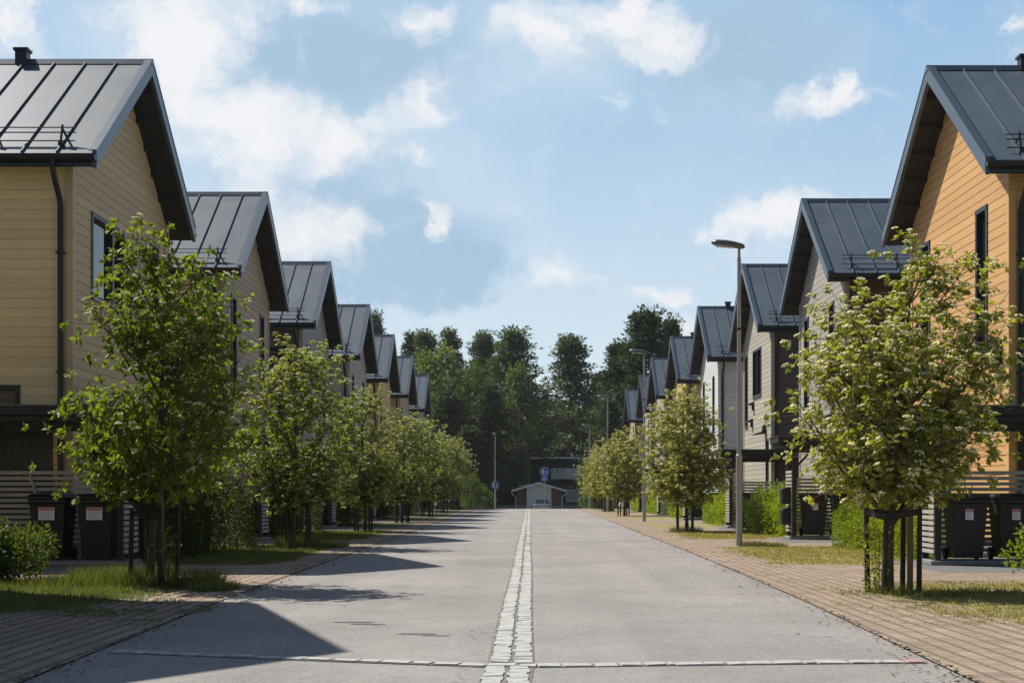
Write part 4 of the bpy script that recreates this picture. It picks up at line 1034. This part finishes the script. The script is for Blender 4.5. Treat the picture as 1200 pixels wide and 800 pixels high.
# ------------------------------------------------------------------ things at the street's end
def road_sign(x, y, z0, zc, r, rz, label, lower=True):
    rt_ = empty('road_sign', (x, y, z0), rz, label=label, cat='road sign'); p = MB(); p.tube([(0, 0.03, 0), (0, 0.03, zc - z0 + r * .8)], .03, 10); p.build('pole', M['galv'], rt_)
    d = MB(); n = 28; zc -= z0
    d.tube([(0, -.01, zc), (0, .008, zc)], r, n); f = d.build('sign_disc', M['blue'], rt_)
    s = MB()
    for k in range(n):                            # white rim
        a, b = 2 * math.pi * k / n, 2 * math.pi * (k + 1) / n
        s.quad((r * math.cos(a), -.013, zc + r * math.sin(a)), (r * math.cos(b), -.013, zc + r * math.sin(b)), (r * .94 * math.cos(b), -.013, zc + r * .94 * math.sin(b)), (r * .94 * math.cos(a), -.013, zc + r * .94 * math.sin(a)))
    # walking adult with a child
    for ox, k in ((-.12 * r / .32, 1.0), (.1 * r / .32, .7)):
        q = r * k; b0 = zc - .62 * r
        s.tube([(ox, -.012, b0 + q * 1.12), (ox, -.016, b0 + q * 1.12)], q * .13, 12)
        s.bar((ox, -.014, b0 + q * .95), (ox, -.014, b0 + q * .5), q * .24, .004, up=(0, 1, 0)); s.bar((ox, -.014, b0 + q * .55), (ox - q * .18, -.014, b0), q * .11, .004, up=(0, 1, 0))
        s.bar((ox, -.014, b0 + q * .55), (ox + q * .18, -.014, b0), q * .11, .004, up=(0, 1, 0)); s.bar((ox, -.014, b0 + q * .9), (ox + q * .26, -.014, b0 + q * .55), q * .08, .004, up=(0, 1, 0))
    s.build('pictogram', M['signwhite'], f)
    if lower:
        d = MB(); d.box(-r * .78, r * .78, -.012, .008, zc - r * 2.15, zc - r * 1.12); g_ = d.build('lower_plate', M['blue'], rt_)
        s = MB()                                   # bicycle outline
        for cx in (-.36 * r, .36 * r):
            for k in range(14):
                a, b = 2 * math.pi * k / 14, 2 * math.pi * (k + 1) / 14; q = r * .24; cz = zc - r * 1.72
                s.bar((cx + q * math.cos(a), -.015, cz + q * math.sin(a)), (cx + q * math.cos(b), -.015, cz + q * math.sin(b)), r * .05, .004, up=(0, 1, 0))
        cz = zc - r * 1.72
        for a, b in (((-.36, 0), (-.1, .34)), ((-.1, .34), (.26, .34)), ((.26, .34), (0, 0)), ((0, 0), (-.36, 0)), ((-.1, .34), (0, 0)), ((.36, 0), (.24, .46)), ((-.2, .42), (-.04, .42))):
            s.bar((a[0] * r, -.015, cz + a[1] * r), (b[0] * r, -.015, cz + b[1] * r), r * .05, .004, up=(0, 1, 0))
        s.build('bicycle_symbol', M['signwhite'], g_)
road_sign(1.12, 111, float(gz(111)), 2.75, .34, 0, 'round blue footpath sign with a bicycle plate in front of the garage')
road_sign(-2.82, 118, float(gz(118)), 1.75, .33, R(28), 'low round blue footpath sign beside the lone far lamp', lower=False)

# low wire barrier along the junction
r_ = empty('low_fence', (0, 101.8, 0), label='very low pale wire fence across the end of the street', cat='fence')
p = MB()
for k in range(70): p.box(-3.6 + k * .11 - .006, -3.6 + k * .11 + .006, -.006, .006, -.0, .24)
p.build('pickets', M['galv'], r_); p = MB(); p.box(-3.65, 4.1, -.008, .008, .20, .215); p.box(-3.65, 4.1, -.008, .008, .05, .062); p.build('rail', M['galv'], r_)

# garage
gy = 160.0; gx = 1.0
r_ = empty('garage', (gx, gy, -1.0), label='small brick garage with white gable and pale door at the end of the street', cat='garage')
w = MB(); hw = 2.45; zt = 2.35
w.box(-hw, -1.36, 0, .2, 0, zt); w.box(1.36, hw, 0, .2, 0, zt); w.box(-hw, -hw + .2, .2, 6, 0, zt); w.box(hw - .2, hw, .2, 6, 0, zt); w.box(-hw + .2, hw - .2, 5.8, 6, 0, zt); w.build('wall', M['brick'], r_)
w = MB(); w.poly([(-1.36, .1, 2.28), (1.36, .1, 2.28), (1.36, .1, 2.75), (0, .1, 3.14), (-1.36, .1, 2.75)]); w.build('gable', M['doorpaint'], r_)
w = MB(); w.poly([(-hw, .12, 2.35), (-1.3, .12, 2.35), (-1.3, .12, 2.75)]); w.poly([(hw, .12, 2.35), (1.3, .12, 2.75), (1.3, .12, 2.35)]); w.build('gable_brick', M['brick'], r_)
w = MB(); w.box(-1.25, 1.25, .08, .14, 0, 2.2)
for k in range(6): w.box(-1.22, 1.22, .06, .085, .05 + k * .36, .37 + k * .36)
w.build('garage_door', M['doorpaint'], r_); w = MB(); w.box(-1.36, -1.25, .0, .2, 0, 2.28); w.box(1.25, 1.36, .0, .2, 0, 2.28); w.box(-1.25, 1.25, .0, .2, 2.2, 2.28); w.build('door_frame', M['whitepaint'], r_)
w = MB()
for s_ in (-1, 1):
    a = [(0, -.4, 3.12), (0, 6.3, 3.12), (s_ * 3.0, 6.3, 2.25), (s_ * 3.0, -.4, 2.25)]
    w.hexa([(p[0], p[1], p[2]) for p in a] + [(p[0], p[1], p[2] + .14) for p in a])
ro = w.build('roof', M['darkwall'], r_); w = MB()
for s_ in (-1, 1):
    a = [(0, -.44, 3.08), (0, -.402, 3.08), (s_ * 3.02, -.402, 2.2), (s_ * 3.02, -.44, 2.2)]; w.hexa(a + [(p[0], p[1], p[2] + .2) for p in a])
w.build('fascia', M['whitepaint'], ro)
for s_ in (-1, 1):
    w = MB(); w.tube([(s_ * 3.0, -.3, 2.2), (s_ * 3.0, -.3, 2.05), (s_ * 2.55, -.1, 1.6), (s_ * 2.52, -.06, 0)], .05, 8); w.build('downpipe', M['whitepaint'], r_)
# lean-to with white fascia behind the garage
r_ = empty('lean_to_roof', (-1.9, 166, -1), label='flat shed with white sloping fascia just behind the left of the garage', cat='shed')
w = MB(); w.box(-1.5, 2.0, 0, 4, 0, 2.4); w.build('wall', M['brick'], r_); w = MB()
w.hexa([(-1.9, -.4, 2.4), (2.0, -.4, 2.95), (2.0, 4.3, 2.95), (-1.9, 4.3, 2.4), (-1.9, -.4, 2.5), (2.0, -.4, 3.1), (2.0, 4.3, 3.1), (-1.9, 4.3, 2.5)]); ro = w.build('roof', M['darkwall'], r_)
w = MB(); w.hexa([(-1.92, -.45, 2.36), (2.0, -.45, 2.94), (2.0, -.405, 2.94), (-1.92, -.405, 2.36), (-1.92, -.45, 2.56), (2.0, -.45, 3.16), (2.0, -.405, 3.16), (-1.92, -.405, 2.56)]); w.build('fascia', M['whitepaint'], ro)
# dark house behind
r_ = empty('dark_house', (-.35, 176, -1), label='two storey near-black house with white roof edge behind the garage', cat='house')
w = MB(); w.box(.4, 13, 0, 8, 2.9, 6.1); w.build('upper_wall', M['darkwall'], r_); w = MB(); w.box(.4, 13, .05, 8, 0, 2.9); w.build('lower_wall', M['brick'], r_)
w = MB(); w.box(0, .4, -.02, 8, 0, 6.1); w.build('corner_wall', M['beigewall'], r_); w = MB(); w.box(-.35, 13.4, -.6, 8.5, 6.22, 6.4); ro = w.build('roof', M['darkwall'], r_)
w = MB(); w.box(-.38, 13.4, -.64, -.602, 6.2, 6.42); w.build('fascia', M['whitepaint'], ro); w = MB(); w.box(3.9, 4.65, 1.0, 1.7, 5.6, 7.3); w.build('chimney', M['darkwall'], ro)
w = MB()
for k in range(22): w.box(2.9 + k * .16, 2.9 + k * .16 + .13, -1.25, -1.2, 3.85, 5.0)
w.box(2.85, 6.5, -1.2, 0, 3.75, 3.85); w.box(2.85, 6.5, -1.27, -1.18, 4.98, 5.05); w.build('balcony', M['whitepaint'], r_)
for x0 in (4.75, 7.6):
    w = MB(); t = .1
    w.box(x0, x0 + t, -.04, .05, 1.0, 2.5); w.box(x0 + 1.6, x0 + 1.7, -.04, .05, 1.0, 2.5); w.box(x0 + t, x0 + 1.6, -.04, .05, 1.0, 1.1); w.box(x0 + t, x0 + 1.6, -.04, .05, 2.4, 2.5)
    f = w.build('window', M['whitepaint'], r_); w = MB(); w.box(x0 + t, x0 + 1.6, .0, .045, 1.1, 2.4); w.build('pane', M['curtain'], f)
# parked car seen from behind
def car(x, y, z, rz, paint, label):
    r_ = empty('parked_car', (x, y, z), rz, label=label, cat='car')
    def sec(yy, w, zs, hw_top, ztop):   # ring across the car
        return [(-w, yy, .28), (-w, yy, zs), (-hw_top, yy, ztop), (0, yy, ztop + .03), (hw_top, yy, ztop), (w, yy, zs), (w, yy, .28), (0, yy, .24)]
    b = MB(); b.loft([sec(-2.15, .74, .62, .66, .72), sec(-2.05, .86, .80, .74, .95), sec(-1.6, .89, .9, .78, 1.0), sec(1.0, .90, .9, .80, .98), sec(1.9, .87, .75, .72, .84), sec(2.15, .72, .55, .6, .62)])
    b.build('body', paint, r_, smooth=False, bevel=.04, seg=2)
    b = MB(); b.loft([sec(-1.95, .78, .96, .70, .99)[1:6] + [(0, -1.95, .9)], [(-.74, -1.3, .96), (-.74, -1.3, 1.0), (-.60, -1.3, 1.40), (0, -1.3, 1.44), (.60, -1.3, 1.40), (0.74, -1.3, .96)],
                      [(-.76, .1, .96), (-.76, .1, 1.0), (-.62, .1, 1.42), (0, .1, 1.46), (.62, .1, 1.42), (.76, .1, .96)], [(-.76, 1.15, .93), (-.76, 1.15, .94), (-.7, 1.15, .95), (0, 1.15, .97), (.7, 1.15, .95), (.76, 1.15, .93)]])
    b.build('cabin', M['glass'], r_)
    b = MB(); b.loft([[(-.58, -1.25, 1.41), (-.4, -1.25, 1.455), (.4, -1.25, 1.455), (.58, -1.25, 1.41), (0, -1.25, 1.40)], [(-.60, .15, 1.43), (-.4, .15, 1.475), (.4, .15, 1.475), (.60, .15, 1.43), (0, .15, 1.42)]]); b.build('roof_panel', paint, r_)
    for sx in (-1, 1):
        for yy in (-1.35, 1.35):
            b = MB(); b.tube([(sx * .70, yy, .32), (sx * .90, yy, .32)], .32, 18); wh = b.build('wheel', M['tyre'], r_); b = MB(); b.tube([(sx * .89, yy, .32), (sx * .91, yy, .32)], .19, 12); b.build('rim', M['galv'], wh)
        b = MB(); b.box(min(sx * .55, sx * .84), max(sx * .55, sx * .84), -2.13, -2.0, .68, .84); b.build('tail_light', M['taillight'], r_)
        b = MB(); b.box(min(sx * .80, sx * 1.0), max(sx * .80, sx * 1.0), .72, .86, .98, 1.12); b.build('mirror', paint, r_)
    b = MB(); b.box(-.26, .26, -2.17, -2.12, .5, .62); b.build('number_plate', M['signwhite'], r_)
car(1.25, 150, -1.0, 0, M['carpaint'], 'grey hatchback parked in front of the pale garage door')
car(9.3, 104.8, 0, R(84), M['cardark'], 'dark car parked far right, half hidden behind the third right tree') if False else None
# cabinets and a covered bicycle-sized cloth near the far right trees
for k, (x, y) in enumerate(((4.75, 90.2), (5.1, 90.4))):
    c = MB(); c.box(x - .17, x + .16, y - .2, y + .2, 0, 1.1 - k * .04); c.box(x - .2, x + .19, y - .23, y + .23, 1.1 - k * .04, 1.15 - k * .04); c.box(x - .13, x + .12, y - .212, y - .2, .15, 1.0)
    tag(c.build('utility_cabinet', M['cabinet'], bevel=.01), 'grey utility cabinet by the third lamp, ' + ('the one on the road side' if k == 0 else 'the one on the house side'), 'cabinet', 'grey cabinets by the lamp')
r_ = empty('folded_parasol', (5.15, 84, 0), label='folded white cloth sunshade leaning between the far right trees', cat='sunshade')
c = MB(); c.tube([(.0, 0, 0.02), (.42, 0, 1.35)], .02, 8); c.build('pole', M['galv'], r_); c = MB(); c.tube([(.10, 0, .3), (.14, 0, .45), (.25, 0, .8), (.42, 0, 1.3)], [.13, .15, .11, .03], 10); c.build('canopy', M['cloth'], r_, smooth=True)

# ------------------------------------------------------------------ woodland beyond
def px(x, y, Y): return ((x - 621) * Y / F, 1.2 + (576 - y) * Y / F)
def conifer(seed, H, Rr, mat, dense=1.0, lowest=.22, kind='pine', n=5200, csize=.42):
    rs = np.random.RandomState(seed); root = empty(kind + '_tree', (0, 0, 0), cat='tree'); tk = MB()
    bend = rs.uniform(-.4, .4, 2)
    tr = [(bend[0] * (t ** 2), bend[1] * (t ** 2), H * .97 * t) for t in np.linspace(0, 1, 7)]
    tk.tube(tr, list(np.linspace(.22, .03, 7)), 8)
    P = []; cl = []
    nb_ = int(70 * dense); z = H * lowest
    for i in range(nb_):
        t = (i + rs.rand()) / nb_; z = H * (lowest + (1 - lowest) * t); a = i * 2.4 + rs.uniform(-.5, .5)
        if kind == 'pine': rr = Rr * min(1, 1.4 * (1 - t) ** 1.05 + .05) * (.75 + .25 * min(1, t / .25)) * rs.uniform(.4, 1.3)
        else: rr = Rr * (1 - t) ** .75 * rs.uniform(.75, 1.1) + .25
        c0 = np.array([bend[0] * (z / H) ** 2, bend[1] * (z / H) ** 2, z])
        e = c0 + np.array([math.cos(a) * rr, math.sin(a) * rr, rr * (.25 if kind == 'pine' else -.2)])
        tk.tube([tuple(c0), tuple((c0 + e) / 2 + np.array([0, 0, -.1 * rr])), tuple(e)], [.06, .04, .015], 4, cap=False)
        for s_ in (.45, .7, .92, 1.0):
            if kind == 'pine' and s_ < .6 and rs.rand() < .5: continue
            q = c0 + (e - c0) * s_ + rs.normal(size=3) * .22; cl.append((q, (.62 if kind == 'pine' else .48) * rs.uniform(.7, 1.35) * (.6 + .12 * Rr)))
    cl.append((np.array([bend[0], bend[1], H * .97]), .4))
    per = max(12, n // len(cl))
    for q, r in cl:
        d = rs.normal(size=(per, 3)); d /= np.linalg.norm(d, axis=1, keepdims=True)
        P.append(np.concatenate([q + d * (r * rs.rand(per, 1) ** .5) * np.array([1.15, 1.15, .55]), d], 1))
    A = np.concatenate(P); Pp, Dd = A[:, :3], A[:, 3:] + np.array([0, 0, .45]); L = csize * rs.uniform(.5, 1.2, len(Pp))
    V, Fc = cards(Pp, Dd, L, L * .42, rs); tk.build('trunk', M['pinebark'], root, smooth=True); np_mesh('crown', V, Fc, mat, root)
    return root
def broadleaf(seed, H, Rr, mat, n=7000, size=.34, low=.1, name='birch_tree'):
    rs = np.random.RandomState(seed); root = empty(name, (0, 0, 0), cat='tree'); tk = MB(); tk.tube([(0, 0, 0), (.1, 0, H * .5), (0, .1, H * .93)], [.16, .1, .02], 8); cl = []
    for i in range(60):
        t = rs.rand(); z = H * (low + (1 - low) * t); a = rs.rand() * 6.28; rr = Rr * (math.sin(math.pi * (.12 + .86 * t)) ** .65) * rs.rand() ** .4
        q = np.array([math.cos(a) * rr, math.sin(a) * rr, z]); s = np.array([0, 0, max(.1, z - rr * .9)])
        tk.tube([tuple(s), tuple((s + q) / 2 + [0, 0, .1]), tuple(q)], [.04, .025, .01], 4, cap=False); cl.append((q, rs.uniform(.55, 1.15) * (.3 + .22 * Rr)))
    per = n // len(cl); P = []
    for q, r in cl:
        d = rs.normal(size=(per, 3)); d /= np.linalg.norm(d, axis=1, keepdims=True); P.append(np.concatenate([q + d * (r * rs.rand(per, 1) ** .4) * np.array([1, 1, 1.1]), d], 1))
    A = np.concatenate(P); L = size * rs.uniform(.5, 1.2, len(A)); V, Fc = cards(A[:, :3], A[:, 3:] + np.array([0, 0, -.1]), L, L * .55, rs)
    tk.build('trunk', M['birchbark'], root, smooth=True); np_mesh('crown', V, Fc, mat, root); return root
kinds = {}
def wood_tree(key, maker, xp, ytop, Y, width_px, label):
    X, ztop = px(xp, ytop, Y); zb = -1.0; H0 = ztop - zb; Wm = width_px * Y / F / 2
    if key not in kinds: kinds[key] = maker(); o = kinds[key]
    else: o = copy_tree(kinds[key])
    bH, bR = DIM[key]; o.location = (X, Y, zb); o.rotation_euler = (0, 0, (xp * 7.3) % 6.28); o.scale = (Wm / bR, Wm / bR, H0 / bH)
    tag(o, label, 'tree', 'trees of the wood beyond the street')
DIM = {'pineA': (20, 2.7), 'pineB': (20, 2.6), 'spruceA': (20, 2.9), 'birchA': (14, 3.2), 'birchB': (12, 3.2), 'denseA': (20, 2.9), 'shrub': (4, 2)}
mk_ = {'pineA': lambda: conifer(1, 20, 3.6, M['needle2'], 1.25, .12, 'pine', 16000, .38), 'pineB': lambda: conifer(5, 20, 3.4, M['needle2'], 1.3, .10, 'pine', 16000, .38),
       'spruceA': lambda: conifer(9, 20, 3.4, M['needle'], 1.7, .03, 'spruce', 13000, .42), 'denseA': lambda: conifer(14, 20, 4.0, M['needle'], 2.0, .06, 'pine', 22000, .4),
       'birchA': lambda: broadleaf(3, 14, 3.2, M['birch'], 9000, .34), 'birchB': lambda: broadleaf(7, 12, 3.2, M['shrub'], 8000, .3), 'shrub': lambda: broadleaf(21, 4, 2.0, M['shrub'], 5000, .24, .02, 'shrub')}
wood = [('pineB', 440, 372, 190, 40, 'pine top showing over the left roofs, farthest left of the wood'),
        ('spruceA', 478, 392, 195, 46, 'dark conifer just right of the left house roofs'), ('pineA', 497, 393, 188, 60, 'pine with flat top above the last left roofs'),
        ('pineB', 531, 391, 196, 52, 'narrow pine standing alone left of the tall pine group'), ('pineA', 566, 394, 186, 66, 'left pine of the tallest middle group'),
        ('pineB', 600, 391, 178, 92, 'broad tall pine directly behind the lone far lamp'), ('birchA', 515, 412, 172, 90, 'grey-green broadleaf tree rising behind the left row of trees'),
        ('birchB', 556, 432, 168, 60, 'yellow-green broadleaf tree below the middle pines'), ('birchA', 608, 432, 172, 52, 'slender birch right of the tall middle pine'),
        ('spruceA', 520, 460, 165, 80, 'dark spruce low behind the left street trees'), ('spruceA', 570, 452, 164, 76, 'dark spruce in the middle below the pines'),
        ('spruceA', 640, 470, 200, 70, 'dark spruce in the gap between the pines'), ('pineA', 668, 398, 192, 84, 'big pine rising above the dark house'), 
        ('spruceA', 700, 440, 196, 66, 'dark conifer between the big pine and the dense right conifer'), ('denseA', 755, 368, 150, 96, 'very tall dense dark conifer over the right roofs'),
        ('denseA', 786, 377, 158, 50, 'dense dark conifer behind the yellow house roof on the right'), ('denseA', 724, 405, 152, 66, 'dense dark conifer on the street side of the tallest one'), ('spruceA', 712, 470, 140, 54, 'dark spruce behind the third lamp'),
        ('birchB', 625, 500, 197, 60, 'pale broadleaf tree behind the roof of the dark house'), ('spruceA', 660, 480, 197, 60, 'dark spruce right behind the dark house chimney'), ('birchA', 690, 505, 197, 60, 'broadleaf tree behind the right part of the dark house'),
        ('shrub', 606, 545, 172, 26, 'light green shrub close left of the garage'), ('shrub', 592, 560, 168, 26, 'light green shrub right of the lone far lamp'), ('shrub', 566, 572, 136, 26, 'rounded shrub left of the lone far lamp'), ('shrub', 552, 560, 134, 30, 'shrub at the far end of the left tree row'),
        ('spruceA', 545, 500, 160, 60, 'dark low spruce above the end of the left tree row'), ('spruceA', 592, 490, 190, 50, 'dark low spruce behind the lone far lamp'), ('shrub', 700, 574, 132, 40, 'shrub behind the far right trees'), ('spruceA', 735, 500, 135, 50, 'dark spruce filling between the last right houses')]
for key, a, b, c, d, l in wood: wood_tree(key, mk_[key], a, b, c, d, l)
# far edge of the wood closing the view
rs = np.random.RandomState(55); n = 60000
X = rs.uniform(-150, 150, n); Y = rs.uniform(205, 235, n); hh = 13 + 4 * vnoise(X + 300, Y, 7, 4) + 2 * vnoise(X + 300, Y, 2.5, 6); Z = -1 + hh * rs.rand(n) ** .7
V, Fc = cards(np.stack([X, Y, Z], 1), rs.normal(size=(n, 3)) + [0, 0, .4], rs.uniform(.5, 1.5, n), rs.uniform(.35, .8, n), rs)
tag(np_mesh('distant_forest', V, Fc, M['needle']), 'dark distant forest edge closing the view behind the single trees', 'forest', kind='stuff')

# ------------------------------------------------------------------ air
hm = D.materials.new('thin_air'); hm.use_nodes = True; ht = hm.node_tree; ht.nodes.clear()
pv = ht.nodes.new('ShaderNodeVolumePrincipled'); pv.inputs['Color'].default_value = (.86, .92, 1, 1); pv.inputs['Density'].default_value = .00014; pv.inputs['Anisotropy'].default_value = .3
ho = ht.nodes.new('ShaderNodeOutputMaterial'); ht.links.new(pv.outputs[0], ho.inputs['Volume'])
hb = MB(); hb.box(-905, 905, -70, 3010, -2.2, 40); h_ = hb.build('haze', hm); tag(h_, kind='stuff')
